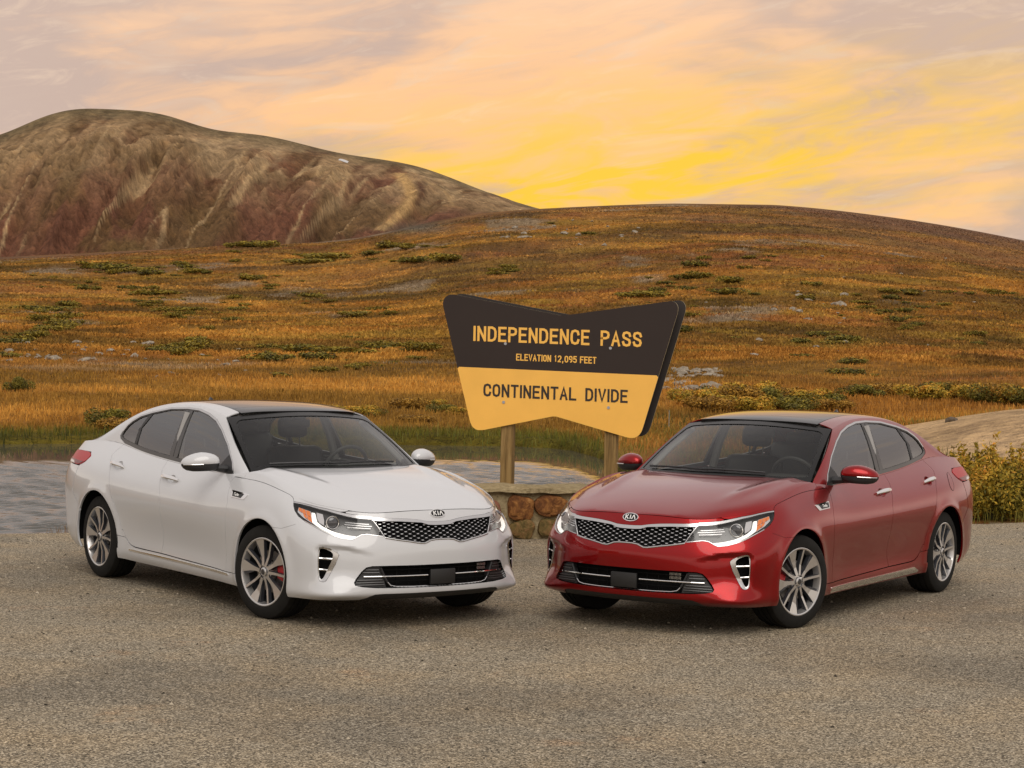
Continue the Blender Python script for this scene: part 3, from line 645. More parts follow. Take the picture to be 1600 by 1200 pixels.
def build_car(loc,rz,P,name_label,steer):
    root=empty('sedan',loc,rz); tag(root,name_label,'car')
    pm=M[P]
    def both(name,fn,m,lab=None):
        out=[]
        for mir in (False,True):
            o=pobj(name,fn(mir),m,root)
            if lab: o['label']=lab
            out.append(o)
        return out
    # --- outlines in (s,v)
    hl=[(2.076,5.30),(2.076,5.60),(2.543,5.61),(3.05,5.63),(3.9,5.772),(4.9,5.735),(5.6,5.63),(6.15,5.52),(6.146,5.233),(6.062,4.952),(5.864,4.728),(5.509,4.562),(5.034,4.42),(4.368,4.235),(3.827,4.11),(3.382,4.025),(2.956,4.006),(2.769,4.105),(2.50,4.30),(2.268,4.36),(1.978,4.325),(1.705,4.275)]
    hl=hl[1:]
    gr_t=[(0,5.008),(.20,5.012),(.39,5.035),(.65,5.15),(.91,5.23),(1.26,5.32),(1.7,5.42),(2.06,5.55)]
    gr_s=[(0,4.806),(.20,4.81),(.37,4.832),(.57,4.96),(.91,5.02),(1.24,5.09),(1.62,5.14),(2.0,5.19)]
    gr_b=[(0,4.115),(.20,4.112),(.365,4.075),(.56,3.914),(.69,3.922),(1.0,4.03),(1.35,4.12),(1.68,4.22)]
    mirr=lambda l:[(-a,b) for a,b in l[::-1]]
    grille=[(s,v) for s,v in gr_t]+[(1.68,4.22)]+gr_b[::-1][1:]
    grille=grille+[(-a,b) for a,b in gr_b[1:]]+mirr(gr_t)[:-1]
    ink=[(-.25,2.69),(.25,2.69),(.92,2.69),(1.54,2.695),(2.09,2.69),(2.335,2.63),(2.56,2.45),(2.84,2.16),(2.96,1.97),(2.90,1.82),(2.50,1.73),(1.9,1.66),(1.5,1.64),(.89,1.62),(.25,1.615)]
    intake=ink[1:]+[(-a,b) for a,b in ink[1:][::-1]]
    fog=[(3.584,3.125),(3.677,3.247),(4.117,3.432),(4.607,3.495),(4.85,3.44),(4.967,3.257),(5.041,2.842),(5.07,2.152),(5.0,2.001),(4.787,1.948),(4.535,2.01),(4.184,2.302),(3.798,2.716)]
    fogi=[(3.90,3.155),(4.087,3.306),(4.60,3.42),(4.80,3.40),(4.886,3.25),(4.99,2.80),(5.0,2.20),(4.88,2.07),(4.70,2.14),(4.334,2.486),(4.006,2.874)]
    seamtop=[(0,6.0),(1.0,6.0),(2.0,6.0),(2.75,6.0),(2.93,5.93),(3.06,5.80)]
    archF=inv_xz(*circ(FAX,AR,100,-100,34)); archF=[q for q in archF if q[1]>-.05]
    aF=inv_xz(*circ(FAX,AR,122,-118,60))
    aF=[q for q in aF if q[1]>.0]
    k=int(np.argmin([abs(q[1]-4.0)+(0 if q[0]<8 else 9) for q in aF]))  # where the bumper seam meets the arch
    kb=int(np.argmin([abs(q[1]-1.27)+(0 if q[0]>8.5 else 9) for q in aF]))
    lipv=[(0,1.15),(.85,1.146),(1.74,1.151),(1.98,1.089),(2.148,.85),(2.30,.35),(2.45,0.0)]
    bs=[(5.53,4.507),(6.196,4.307),(7.1,4.03)]
    right=[(2.45,0.0),(4,0),(5,0),(6,0)]
    low=lipv[:-1]+right+[(aF[0][0]-.02,0.0)]+aF[:k+1]+[(7.1,4.03),(6.196,4.307),(5.60,4.60)]+[q for q in hl[::-1] if 0][:0]
    # bumper outline: lower lip -> arch -> seam -> headlight bottom edge -> inner edge -> grille top line -> hood seam
    hb=[(5.509,4.562),(5.034,4.42),(4.368,4.235),(3.827,4.11),(3.382,4.025),(2.956,4.006),(2.769,4.105),(2.50,4.30),(2.268,4.36),(1.978,4.325),(1.705,4.275)]
    half=lipv[1:-1]+right+[(aF[0][0]-.02,0.0)]+aF[:k+1]+[(7.1,4.03),(6.196,4.307)]+hb+gr_b[::-1][0:]
    bump=half+[(-a,b) for a,b in half[::-1][1:]]
    parts=[panel(TS,bump,[intake,fog,[(-a,b) for a,b in fog]],st=(.11,.12),gap=.0,hole_gap=0,flange=.03)]
    nose=[(0,6.0),(1,6.0),(2,6.0),(2.75,6.0),(2.93,5.93),(3.06,5.80),(3.05,5.65),(2.543,5.625),(2.06,5.57)]+gr_t[::-1][1:]
    nose=nose+[(-a,b) for a,b in gr_t[1:]]+[(-2.06,5.57),(-2.543,5.625),(-3.05,5.65),(-3.06,5.80),(-2.93,5.93),(-2.75,6.0),(-2,6.0),(-1,6.0)]
    parts.append(panel(TS,nose,st=(.11,.10),gap=.0018,flange=.012))
    bumper=pobj('front_bumper',parts,pm,root)
    lp=[(a,b+.0) for a,b in lipv]; lp=lp[::-1]+[(-a,b) for a,b in lp[1:]]
    lipp=panel(lambda q:TS(q)-np.array([.012,0,0]),[(2.7,0)]+lp+[(-2.7,0),(-1.5,-.25),(0,-.35),(1.5,-.25)],st=(.15,.15),gap=0,flange=.05)
    pobj('front_lip',lipp,M['black'],root)
    # --- hood: top sheet + side strips down to the fender seam
    se=np.linspace(0,10.1,90); ex=tub(se,np.full_like(se,6.0))
    ys=np.linspace(1,-1,25)
    outl=[(p[0]-.002,p[1]*.998) for p in ex]; back=[(-.335-.11*(t**2),t*ex[-1][1]*.998) for t in ys]
    hood_poly=[q for q in outl if q[1]>=0]+back[1:-1]+[(a,-b) for a,b in outl[::-1][:-1]]
    def hn(U):
        a,b=fd(HS,U,(2e-3,2e-3)); n=np.cross(a,b); n/=np.linalg.norm(n,axis=1)[:,None]; n*=np.sign(n[:,2:3])
        x,y=U[:,0],U[:,1]; t=np.abs(y)/np.maximum(edge_y(x),.02)
        # ease into the fender's slope at the rim
        d=(1-t)*np.maximum(edge_y(x),.02); sS=np.interp(x,EX,_ES); en=TN(np.stack([sS,np.full_like(sS,5.98)],-1)); en*=np.sign(en[:,2:3]); en[:,1]=np.abs(en[:,1])*np.sign(y)
        w=(np.exp(-(d/.07)**2)*.8*sm(.80,.55,x))[:,None]; n=n*(1-w)+en*w; return n/np.linalg.norm(n,axis=1)[:,None]
    strip=[(2.93,6.04),(2.95,5.94),(3.07,5.81),(3.3,5.70),(3.9,5.79),(4.9,5.755),(5.6,5.65),(6.15,5.54),(6.17,5.68),(6.30,5.83),(6.6,5.90),(7.4,5.86),(8.547,5.775),(9.8,5.70),(10.08,5.71),(10.1,6.04)]
    hp=[panel(HS,hood_poly,st=(.03,.035),e=(2e-3,2e-3),gap=0,flange=.0,nfun=hn)]
    for mir in (0,1): hp.append(panel(TS,strip,st=(.10,.10),gap=.0018,flange=.012,mirror=mir))
    pobj('hood',hp,pm,root)
    # --- fenders, doors, quarters, sills
    dF=[(10.595,5.80),(10.615,5.54),(10.52,5.16),(10.34,4.5),(10.287,3.7),(10.365,2.88),(10.38,1.7),(10.38,1.30)]
    fend=[(6.16,5.52),(6.18,5.69),(6.31,5.83),(6.6,5.90),(7.4,5.86),(8.547,5.775),(9.8,5.70),(10.2,5.72)]+dF+aF[k:kb+1][::-1]+[(7.1,4.03),(6.196,4.307),(5.53,4.507),(5.509,4.562),(5.864,4.728),(6.062,4.952),(6.146,5.233)]
    both('front_fender',lambda m:panel(TS,fend,st=(.12,.12),mirror=m),pm)
    mid=[(13.454,6.0),(13.41,5.458),(13.337,5.148),(13.219,4.746),(13.12,4.38),(13.063,3.788),(13.055,3.22),(13.035,2.7),(13.04,2.36),(13.088,1.96),(13.138,1.50)]
    def bowl(s0,s1,rs): return [(s0+(s1-s0)*.44+rs*math.cos(t),5.10+.225*math.sin(t)) for t in np.linspace(0,2*math.pi,28,endpoint=False)]
    BW=[bowl(12.615,13.26,.125),bowl(14.89,15.60,.155)]
    both('front_door',lambda m:panel(TS,dF+[(11.4,1.34),(12.4,1.42)]+mid[::-1]+[(12.5,6),(11.5,6),(10.6,6)],[BW[0]],st=(.12,.12),hole_gap=0,mirror=m),pm)
    rr=inv_xz([-2.274,-2.325],[.372,.43])+inv_xz(*circ(RAX,.452,78,42,8))+[(15.482,4.808),(15.748,5.198),(15.902,5.451),(15.885,5.635),(15.83,5.83),(15.80,6.0)]
    sill2=[(14.15,1.535),(14.31,1.60),(14.43,1.74)]
    both('rear_door',lambda m:panel(TS,mid+sill2+rr+[(15,6),(14,6)],[BW[1]],st=(.12,.12),hole_gap=0,mirror=m),pm)
    aR=inv_xz(*circ(RAX,AR,118,-112,60)); aR=[q for q in aR if q[1]>0]
    tail=[(17.2,5.44),(17.0,5.25),(17.14,4.98),(17.45,4.80),(18.6,4.85),(19.6,4.90),(20.3,5.0),(20.3,5.42),(19,5.50),(18.2,5.50)]
    kr=int(np.argmin([abs(q[1]-2.9)+(0 if q[0]>16.5 else 9) for q in aR]))
    quarter=rr+[(16.2,6),(17,6),(18,6),(19,6),(19,5.50)]+[(18.2,5.50),(17.2,5.44),(17.0,5.25),(17.14,4.98),(17.45,4.80)]+[(17.55,3.6)]+aR[:kr+1][::-1]
    kq=int(np.argmin([abs(q[1]-2.0)+(0 if q[0]<15.5 else 9) for q in aR]))
    q2=[q for q in aR[:kr+1]]
    quarter=quarter[:-len(q2)]+aR[kq:kr+1][::-1]
    rocker=[aF[kb],(10.38,1.28),(11.4,1.31),(12.4,1.39),(13.138,1.47)]+[(14.15,1.50),(14.32,1.57),(14.45,1.72)]+rr[:1]+[aR[kq]]+aR[:kq][::-1]+[(aR[0][0]-.01,0.0),(13,0),(11.5,0),(10.5,0),(aF[-1][0]+.01,0.0)]+aF[kb+1:][::-1]
    both('rocker_panel',lambda m:panel(TS,rocker,st=(.14,.12),mirror=m),pm)
    rbump=aR[kr:]+[(aR[-1][0]+.02,0),(18,0),(19,0),(20,0),(21,0),(22,0),(22,4.79),(20.32,4.79),(20.3,4.99),(19.6,4.885),(18.6,4.835),(17.47,4.785),(17.58,3.6)]
    both('rear_bumper',lambda m:panel(TS,rbump,st=(.14,.14),mirror=m),pm)
    both('tail_light',lambda m:panel(TS,smooth_poly(tail,1),st=(.1,.1),lift=.004,mirror=m),M['taillamp'])
    both('tail_light_inset',lambda m:panel(TS,[(17.2,4.98),(17.47,4.84),(18.6,4.89),(19.6,4.94),(20.2,5.03),(20.2,5.14),(19,5.10),(18.2,5.06)],st=(.1,.1),lift=.0065,flange=.003,mirror=m),M['taildark'])
    fo=smooth_poly([(16.724,5.275),(16.72,5.06),(16.64,4.74),(16.488,4.46),(16.36,4.52),(16.33,4.72),(16.46,5.05),(16.60,5.25)],2)
    fd_=pobj('fuel_door',panel(TS,fo,st=(.08,.08),lift=.0012,flange=.002),pm,root); mbf=MB(); mbf.tube(TO(-.0006)(fo),.0016,5,closed=True); mbf.build('fuel_door_gap',M['dark'],fd_)
    both('reversing_lamp',lambda m:panel(TS,[(17.9,4.84),(19.2,4.90),(19.1,5.02),(18.1,4.98)],st=(.1,.1),lift=.009,flange=.006,mirror=m),M['lens_white'])
    # --- pillars, rails and roof
    zz=np.linspace(1.0,1.378,14); wxs=[(float(np.interp(q,_wz,_wx))-.004,float(q)) for q in zz]
    railx=np.linspace(-1.15,-3.44,60); rail=[(float(x),float(zrail(x))) for x in railx]
    dlo=[(-.648,.972),(-.73,1.06),(-.905,1.187),(-1.10,1.292),(-1.26,1.358),(-1.43,1.398),(-1.62,1.424),(-1.83,1.429),(-2.12,1.416),(-2.41,1.374),(-2.60,1.337),(-2.72,1.292),(-2.785,1.253),(-2.84,1.19),(-2.862,1.155),(-2.84,1.133),(-2.78,1.115)]
    bx=np.linspace(-2.72,-.66,40); dlob=[(float(x),float(zbelt(x))+.008) for x in bx]
    dlop=dlo+dlob
    side_poly=wxs+rail+[(-3.3,float(zbelt(-3.3))),(-3.0,float(zbelt(-3.0))),(-2.9,float(zbelt(-2.9)))]+[(float(x),float(zbelt(x))) for x in bx]+[(-.60,.962),(-.50,.975),(-.44,.985)]
    def gn(U):
        a,b=fd(GS,U,(1e-3,1e-3)); n=np.cross(a,b); n/=np.linalg.norm(n,axis=1)[:,None]; n*=np.sign(n[:,1:2])
        d=zrail(U[:,0])-U[:,1]; w=(np.exp(-(np.maximum(d,0)/.035)**2)*.6*sm(-.9,-1.3,U[:,0]))[:,None]; n=n*(1-w)+np.array([0,.45,.89])*w
        return n/np.linalg.norm(n,axis=1)[:,None]
    foot=[(10.08,5.72),(10.2,5.735),(10.595,5.81),(10.60,6.0),(10.1,6.0)]
    xr=np.linspace(-1.14,-3.44,60)
    def rn(U):
        a,b=fd(RS,U,(2e-3,2e-3)); n=np.cross(a,b); n/=np.linalg.norm(n,axis=1)[:,None]; n*=np.sign(n[:,2:3])
        d=(1-np.abs(U[:,1]))*yrail(U[:,0]); w=(np.exp(-(np.maximum(d,0)/.045)**2)*.65)[:,None]; e=np.stack([0*d,.45*np.sign(U[:,1]),.89+0*d],1); n=n*(1-w)+e*w
        return n/np.linalg.norm(n,axis=1)[:,None]
    RT=lambda x:.80
    strip_poly=[(float(x),1.0) for x in xr]+[(float(x),.86 if x<-3.0 else .82) for x in xr[::-1]]
    strip_poly[len(xr)]=(-3.44,.86)
    def side(m):
        return [panel(GS,side_poly,[dlop],st=(.04,.03),gap=0,hole_gap=0,flange=.012,mirror=m,nfun=gn),panel(TS,foot,st=(.1,.1),gap=.0015,mirror=m),
                panel(RS,strip_poly,st=(.05,.04),e=(2e-3,2e-3),gap=0,flange=.008,mirror=m,nfun=rn),panel(TS,quarter,st=(.12,.12),mirror=m)]
    both('quarter_panel',side,pm)
    hdr=lambda t:-1.042-.10*t*t
    ts=np.linspace(-.815,.815,21)
    def rp(x0,x1): return [(x0(t),t) for t in ts]+[(x1(t),t) for t in ts[::-1]]
    cst=lambda c:(lambda t:c-.06*t*t)
    pobj('roof_front_panel',panel(RS,rp(hdr,cst(-1.24)),st=(.05,.06),e=(2e-3,2e-3),gap=.002,nfun=rn),M['black_gloss'],root)
    pobj('panoramic_roof',panel(RS,rp(cst(-1.24),cst(-2.62)),st=(.06,.06),e=(2e-3,2e-3),gap=.002,nfun=rn),M['black_gloss'],root)
    pobj('rear_window',panel(RS,rp(cst(-2.62),cst(-3.40)),st=(.06,.06),e=(2e-3,2e-3),gap=.002,nfun=rn),M['black_gloss'],root)
    ts2=np.linspace(-1,1,21)
    trunk=[panel(RS,[(-3.45,t) for t in ts2]+[(-3.80+.22*t**4-.0*t,t) for t in ts2[::-1]],st=(.05,.08),e=(2e-3,2e-3),gap=0,flange=.01)]
    for m in (0,1): trunk.append(panel(TS,[(19.05,5.51),(20.3,5.44),(20.3,4.98),(20.3,4.80),(22,4.80),(22,6),(19.05,6)],st=(.15,.15),mirror=m))
    pobj('trunk_lid',trunk,pm,root)
    # --- windows and their trim
    c=[(-.648,.972)]
    ring_in=[( -.70,.995),(-.755,1.065),(-.925,1.18),(-1.115,1.278),(-1.27,1.338),(-1.44,1.377),(-1.63,1.402),(-1.83,1.406),(-2.11,1.394),(-2.40,1.352),(-2.585,1.315),(-2.70,1.272),(-2.765,1.236),(-2.815,1.186),(-2.832,1.160),(-2.815,1.148),(-2.76,1.132)]
    ring_in+= [(float(x),float(zbelt(x))+.036) for x in np.linspace(-2.70,-.74,36)]
    top_o=dlo[:17]; top_i=ring_in[:17]
    # bright moulding over the windows (outer band), dark band below
    half=[((a[0]*.62+b[0]*.38),(a[1]*.62+b[1]*.38)) for a,b in zip(top_i,top_o)]
    mould=top_o[:14]+half[:14][::-1]
    both('window_moulding',lambda m:panel(GO(-.002),mould,st=(.04,.03),gap=0,flange=.008,mirror=m),M['satchrome'])
    seal=[half[0]]+half[1:14]+[dlo[14],dlo[15],dlo[16]]+dlob
    both('window_seal',lambda m:panel(GO(.003),seal,[ring_in],st=(.04,.03),gap=0,hole_gap=0,flange=.012,mirror=m),M['satin'])
    def lerp(a,b,t): return (a[0]+(b[0]-a[0])*t,a[1]+(b[1]-a[1])*t)
    bF=[(-1.735,1.405),(-1.70,1.22),(-1.668,1.045)]; bR=[(-1.868,1.407),(-1.835,1.22),(-1.818,1.05)]
    cF=[(-2.405,1.352),(-2.44,1.30),(-2.50,1.235),(-2.482,1.10)]; cR=[(-2.465,1.34),(-2.52,1.245),(-2.545,1.225),(-2.53,1.105)]
    ft=[q for q in ring_in[:17] if q[0]>-1.73]+bF+[q for q in ring_in[17:] if q[0]>-1.66]
    rt=bR[::-1]+[q for q in ring_in[:17] if -2.39<q[0]<-1.88]+cF+[q for q in ring_in[17:] if -2.47<q[0]<-1.83]
    qt=cR[::-1]+[q for q in ring_in[:17] if q[0]<-2.49]+[q for q in ring_in[17:] if q[0]<-2.54]
    both('front_side_window',lambda m:panel(GO(.010),ft,st=(.05,.04),gap=0,flange=0,mirror=m),M['sideglass'])
    both('rear_side_window',lambda m:panel(GO(.010),rt,st=(.05,.04),gap=0,flange=0,mirror=m),M['sideglass'])
    both('quarter_window',lambda m:panel(GO(.010),qt,st=(.05,.04),gap=0,flange=0,mirror=m),M['sideglass'])
    bm_=lerp(bF[0],bR[0],.5)
    pil=[bF[0],bF[1],bF[2],(-1.74,1.042),(-1.765,1.22),(-1.80,1.408)]; pil2=[(-1.806,1.408),(-1.771,1.22),(-1.746,1.042),bR[2],bR[1],bR[0]]
    both('pillar_cover',lambda m:[panel(GO(.004),pil,st=(.04,.04),gap=.001,mirror=m),panel(GO(.004),pil2,st=(.04,.04),gap=.001,mirror=m)],M['satin'])
    both('window_divider',lambda m:panel(GO(.005),cF+cR[::-1],st=(.04,.04),gap=0,mirror=m),M['black'])
    tri=[(-.70,.998),(-.752,1.063),(-.83,1.118),(-.905,1.04),(-.915,1.005)]
    both('mirror_base',lambda m:panel(GO(.001),tri,st=(.04,.04),gap=0,flange=.01,mirror=m),M['black'])
    # --- windshield
    us=np.linspace(-1.0,1.0,31)
    wp=[(u,-.08) for u in us]+[(1.05,t) for t in np.linspace(0,1,12)[0:]]+[(u,1.0) for u in us[::-1]]+[(-1.05,t) for t in np.linspace(1,0,12)[0:]]
    wp=[(u,-.08) for u in us]+[(1.0,t) for t in np.linspace(.05,.95,10)]+[(u,1.0) for u in us[::-1]]+[(-1.0,t) for t in np.linspace(.95,.05,10)]
    ui=np.linspace(-.955,.955,25)
    wi=[(u,.03) for u in ui]+[(.96,.06),(.955,.5),(.93,.86),(.89,.90)]+[(u*.90,.915) for u in ui[::-1]]+[(-.89,.90),(-.93,.86),(-.955,.5),(-.96,.06)]
    pobj('windshield_surround',panel(WS,wp,[wi],st=(.06,.05),gap=0,hole_gap=0,flange=.015,e=(2e-3,2e-3)),M['frit'],root)
    pobj('windshield',panel(lambda q:WS(q)-np.array([.002,0,.004]),wi,st=(.07,.06),gap=0,flange=0,e=(2e-3,2e-3)),M['windshield'],root)
    # --- headlights
    def off(poly,d,m,st=(.10,.08),fl=0.0): return panel(TO(d),poly,st=st,gap=0,flange=fl,mirror=m)
    topc=[(2.06,5.31),(2.06,5.60),(2.543,5.61),(3.05,5.63),(3.9,5.765),(4.9,5.73),(5.6,5.63),(6.15,5.52),(6.15,5.43),(5.6,5.53),(4.905,5.60),(3.913,5.583),(3.037,5.376),(2.63,5.318)]
    drl=[(2.72,4.21),(2.93,4.06),(3.375,4.085),(3.814,4.20),(4.536,4.40),(5.0,4.60),(4.96,4.9),(4.90,5.14),(4.69,5.17),(4.69,4.9),(4.68,4.68),(4.38,4.52),(3.726,4.33),(3.174,4.235)]
    inner=[(2.06,5.30),(2.63,5.312),(3.037,5.37),(3.913,5.575),(4.905,5.59),(5.6,5.52),(6.12,5.43)]+hl[7:]
    for m in (False,True):
        pocket=off(hl,.055,m); wall=panel(TS,hl,hl and [],st=(.1,.1),gap=0,flange=.056,mirror=m)
        # pocket walls only: keep the flange faces
        nsur=len(pocket[0]); V,Nn,F=wall; keep=[f for f in F if len(f)==4]; 
        h=pobj('headlight',[pocket,(V,Nn*0,keep)],M['lampgrey'],root)
        sg=-1 if m else 1
        pobj('headlight_trim',panel(TS,topc,st=(.1,.08),gap=0,flange=.02,lift=.001,mirror=m),M['satchrome'],h)
        pobj('daytime_light',off(drl,.010,m,fl=.02),M['drl'],h)
        pobj('lamp_lens',off(inner,.002,m),M['lens'],h)
        mb=MB(); edge=resample([(5.509,4.562),(5.034,4.42),(4.368,4.235),(3.827,4.11),(3.382,4.025),(2.956,4.006),(2.769,4.105),(2.50,4.30),(2.268,4.36),(1.978,4.325),(1.74,4.285)],(.1,.1),False)
        q=TO(.001)(edge)*[1,sg,1]; mb.tube(q,.0045,6); mb.build('headlight_lower_trim',M['satchrome'],h)
        c0=TO(.022)(np.array([[3.75,4.86]]))[0]*[1,sg,1]; n0=TNv(np.array([[3.75,4.86]]))[0]*[1,sg,1]
        ax=Vector((.93,.30*sg,.05)).normalized(); a=ax.cross(Vector((0,0,1))).normalized(); b=a.cross(ax)
        def ring(r,k=24,d=0): return [tuple(Vector(c0)+ax*d+a*(r*math.cos(t))+b*(r*math.sin(t))) for t in np.linspace(0,2*math.pi,k,endpoint=False)]
        pr=MB(); pr.tube(ring(.043),.0038,6,closed=True); pr.tube(ring(.053,d=-.01)[14:24],.0035,6)
        pj=pr.build('projector_ring',M['chrome'],h)
        sp=MB(); sp.add([tuple(Vector(c0)+ax*(.014*math.cos(f))+a*(.041*math.sin(f)*math.cos(t))+b*(.041*math.sin(f)*math.sin(t))) for f in np.linspace(0,math.pi/2,6) for t in np.linspace(0,2*math.pi,20,endpoint=False)],[(i*20+j,i*20+(j+1)%20,(i+1)*20+(j+1)%20,(i+1)*20+j) for i in range(5) for j in range(20)])
        sp.build('projector_lens',M['mirrorglass'],h)
        bz=MB()
        for v0,s0,s1 in ((5.0,2.15,3.15),(4.86,2.05,3.2),(4.72,2.1,3.1)): bz.tube(TO(.03)(np.stack([np.linspace(s0,s1,10),np.full(10,v0)],1))*[1,sg,1],.004,6)
        bz.build('lamp_bar',M['satchrome'],h)
        rf=off([(4.22,5.30),(4.60,5.30),(4.62,4.9),(4.56,4.72),(4.28,4.62),(4.20,4.9)],.024,m); pobj('reflector',rf,M['chrome'],h)
        cells=[[(5.02,5.20),(5.27,5.22),(5.28,4.93),(5.02,4.88)],[(5.32,5.23),(5.55,5.25),(5.57,5.0),(5.33,4.95)],[(5.60,5.26),(5.80,5.27),(5.84,5.08),(5.62,5.02)],[(5.02,4.85),(5.28,4.89),(5.26,4.70),(5.03,4.60)],[(5.32,4.91),(5.56,4.96),(5.48,4.79),(5.31,4.73)]]
        for cpl in cells: pobj('turn_signal',off(cpl,.012,m,fl=.01),M['amber'],h)
        pobj('marker_backing',off([(4.98,5.24),(5.84,5.32),(5.95,5.0),(5.6,4.78),(5.02,4.56)],.020,m),M['chrome'],h)
    # --- grille
    back=panel(TO(.055),[(a*.99,b) for a,b in grille],st=(.15,.12),gap=0,flange=0)
    wl=panel(TS,grille,st=(.15,.12),gap=0,flange=.056); 
    gr=pobj('grille',[back,(wl[0],wl[1]*0,[f for f in wl[2] if len(f)==4])],M['dark'],root)
    topb=gr_t[:-1]+[(2.05,5.55),(2.05,5.20)]+gr_s[::-1][1:]
    topb=topb+[(-a,b) for a,b in gr_s[1:]]+[(-2.05,5.20),(-2.05,5.55)]+mirr(gr_t[:-1])[:-1]
    pobj('grille_top_trim',panel(TS,topb,st=(.11,.08),gap=.0005,flange=.02,lift=.003),M['satchrome'],gr)
    bl=gr_b+[]; bl=mirr(bl)[:-1]+bl; mb=MB(); mb.tube(TO(-.001)(resample(bl,(.08,.2),False)),.0065,8); mb.tube(TO(.002)(resample([(1.68,4.22),(2.0,5.19)],(.1,.1),False)),.004,6); mb.tube(TO(.002)(resample([(-1.68,4.22),(-2.0,5.19)],(.1,.1),False)),.004,6)
    mb.build('grille_lower_trim',M['satchrome'],gr)
    gp=np.array([q for q in gr_s]+[(1.70,4.24)]+gr_b[::-1]+[(-a,b) for a,b in gr_b[1:]]+[(-1.70,4.24)]+[(-a,b) for a,b in gr_s[::-1][:-1]])
    lat=MB(); tip=MB(); rows=np.arange(4.0,5.22,.108)
    f=TO(.016); f2=TO(.010)
    yc=np.array([tub(np.array(s),np.array(4.6))[1] for s in np.linspace(0,2.2,80)])
    s_of=lambda y: math.copysign(float(np.interp(abs(y),yc,np.linspace(0,2.2,80))),y)
    pitch=.0365
    for i,v in enumerate(rows):
        for j in range(-17,18):
            y=(j+(.5 if i%2 else 0))*pitch*2*.82; s0=s_of(y)
            if not inside(np.array([[s0,v]]),gp)[0]: continue
            w=s_of(abs(y)+.0095)-abs(s0); hh=.020
            p=f2(np.array([[s0-w,v+.018],[s0+w,v+.018],[s0+w*.75,v-.022],[s0-w*.75,v-.022]])); q=f(np.array([[s0-w,v+.018],[s0+w,v+.018],[s0+w*.75,v-.022],[s0-w*.75,v-.022]]))
            tip.add(np.concatenate([p,q]),[(0,1,2,3),(0,1,5,4),(1,2,6,5),(2,3,7,6),(3,0,4,7)])
            for dyy in (-1,1):                                      # black lattice links to the next row
                s1=s_of(y+dyy*pitch*.82); v1=v+.108
                if inside(np.array([[s1,v1]]),gp)[0]: lat.tube(f(np.array([[s0,v],[s1,v1]])),.0035,4)
    tag(lat.build('grille_lattice',M['black_gloss'],gr),kind='stuff'); tag(tip.build('grille_mesh',M['satchrome'],gr,smooth=False),kind='stuff')
    # --- badge
    def badge(ps,w,h,par,txt='KIA',depth=.004,mir=False):
        p=TS(np.array([ps]))[0]; a,b=fd(TS,np.array([ps],float),EPS); ey=a[0]/np.linalg.norm(a[0]); n=TNv(np.array([ps]))[0]; ez=np.cross(n,ey); ez/=np.linalg.norm(ez)
        if ez[2]<0: ez=-ez
        return p,ey,ez,n
    p,ey,ez,n=badge((0,5.62),0,0,root)
    def ell(rx,rz,d,k=40): return [p+ey*rx*math.cos(t)+ez*rz*math.sin(t)+n*d for t in np.linspace(0,2*math.pi,k,endpoint=False)]
    def disc(rx,rz,d0,d1):
        k=40; return MB().add(ell(rx,rz,d1)+ell(rx,rz,d0),[tuple(range(k))]+[(i,(i+1)%k,k+(i+1)%k,k+i) for i in range(k)])
    bd=disc(.062,.0315,-.004,.006).build('badge',M['chrome'],root); disc(.056,.026,.004,.0072).build('badge_plate',M['black_gloss'],bd)
    def letters(strokes,org,ex,ey_,nn,h,lw,gap,mat_,name,par,d0,d1,slant=0.0):
        mb=MB()
        for a,b in strokes:
            a=np.array(a,float);b=np.array(b,float);t=(b-a)/np.linalg.norm(b-a);nr=np.array([-t[1],t[0]])*lw/2
            V=[]
            for d in (d1,d0):
                for q in (a+nr,b+nr,b-nr,a-nr): V.append(org+ex*q[0]+ey_*q[1]+nn*d)
            mb.add(V,[(0,1,2,3),(0,1,5,4),(1,2,6,5),(2,3,7,6),(3,0,4,7)])
        return mb.build(name,mat_,par,smooth=False)
    KH=.016
    K=[((-.036,-KH),(-.036,KH)),((-.034,-.002),(-.016,KH)),((-.030,.001),(-.014,-KH)),((0,-KH),(0,KH)),((.012,-KH),(.026,KH)),((.026,KH),(.040,-KH))]
    letters(K,p,ey,ez,n,.02,.0062,0,M['white_letter'],'badge_lettering',bd,.006,.0088)
    # --- lower intake
    back=panel(TO(.07),intake,st=(.2,.12),gap=0,flange=0); wl=panel(TS,intake,st=(.15,.12),gap=0,flange=.071)
    it=pobj('lower_intake',[back,(wl[0],wl[1]*0,[f for f in wl[2] if len(f)==4])],M['dark'],root)
    duct=[(1.80,2.64),(2.09,2.64),(2.30,2.60),(2.53,2.43),(2.80,2.15),(2.92,1.97),(2.87,1.84),(2.50,1.77),(1.62,1.69),(1.66,2.0),(1.72,2.3)]
    for sg in (1,-1):
        pobj('intake_duct_cover',panel(TO(.022),duct,st=(.1,.1),gap=0,flange=.03,mirror=sg<0),M['black'],it)
        for v0,s0,s1 in ((2.52,1.86,2.42),(2.41,1.84,2.52),(2.10,1.74,2.80),(1.98,1.70,2.86),(1.86,1.68,2.82)):
            mb=MB(); mb.tube(TO(.018)(np.stack([np.linspace(s0,s1,14),np.full(14,v0)],1))*[1,sg,1],.0055,6); mb.build('duct_slat',M['satin'],it)
        mb=MB(); x=np.linspace(.44,2.45,30); mb.tube(TO(.008)(np.stack([x,np.full(30,2.255)],1))*[1,sg,1],.0052,8); mb.build('chrome_bar',M['chrome'],it)
        mb=MB(); mb.tube(TO(.012)(resample([(0,1.69),(.85,1.695),(1.34,1.73),(1.50,1.81),(1.59,1.99)],(.1,.1),False))*[1,sg,1],.004,6); mb.build('intake_trim',M['satchrome'],it)
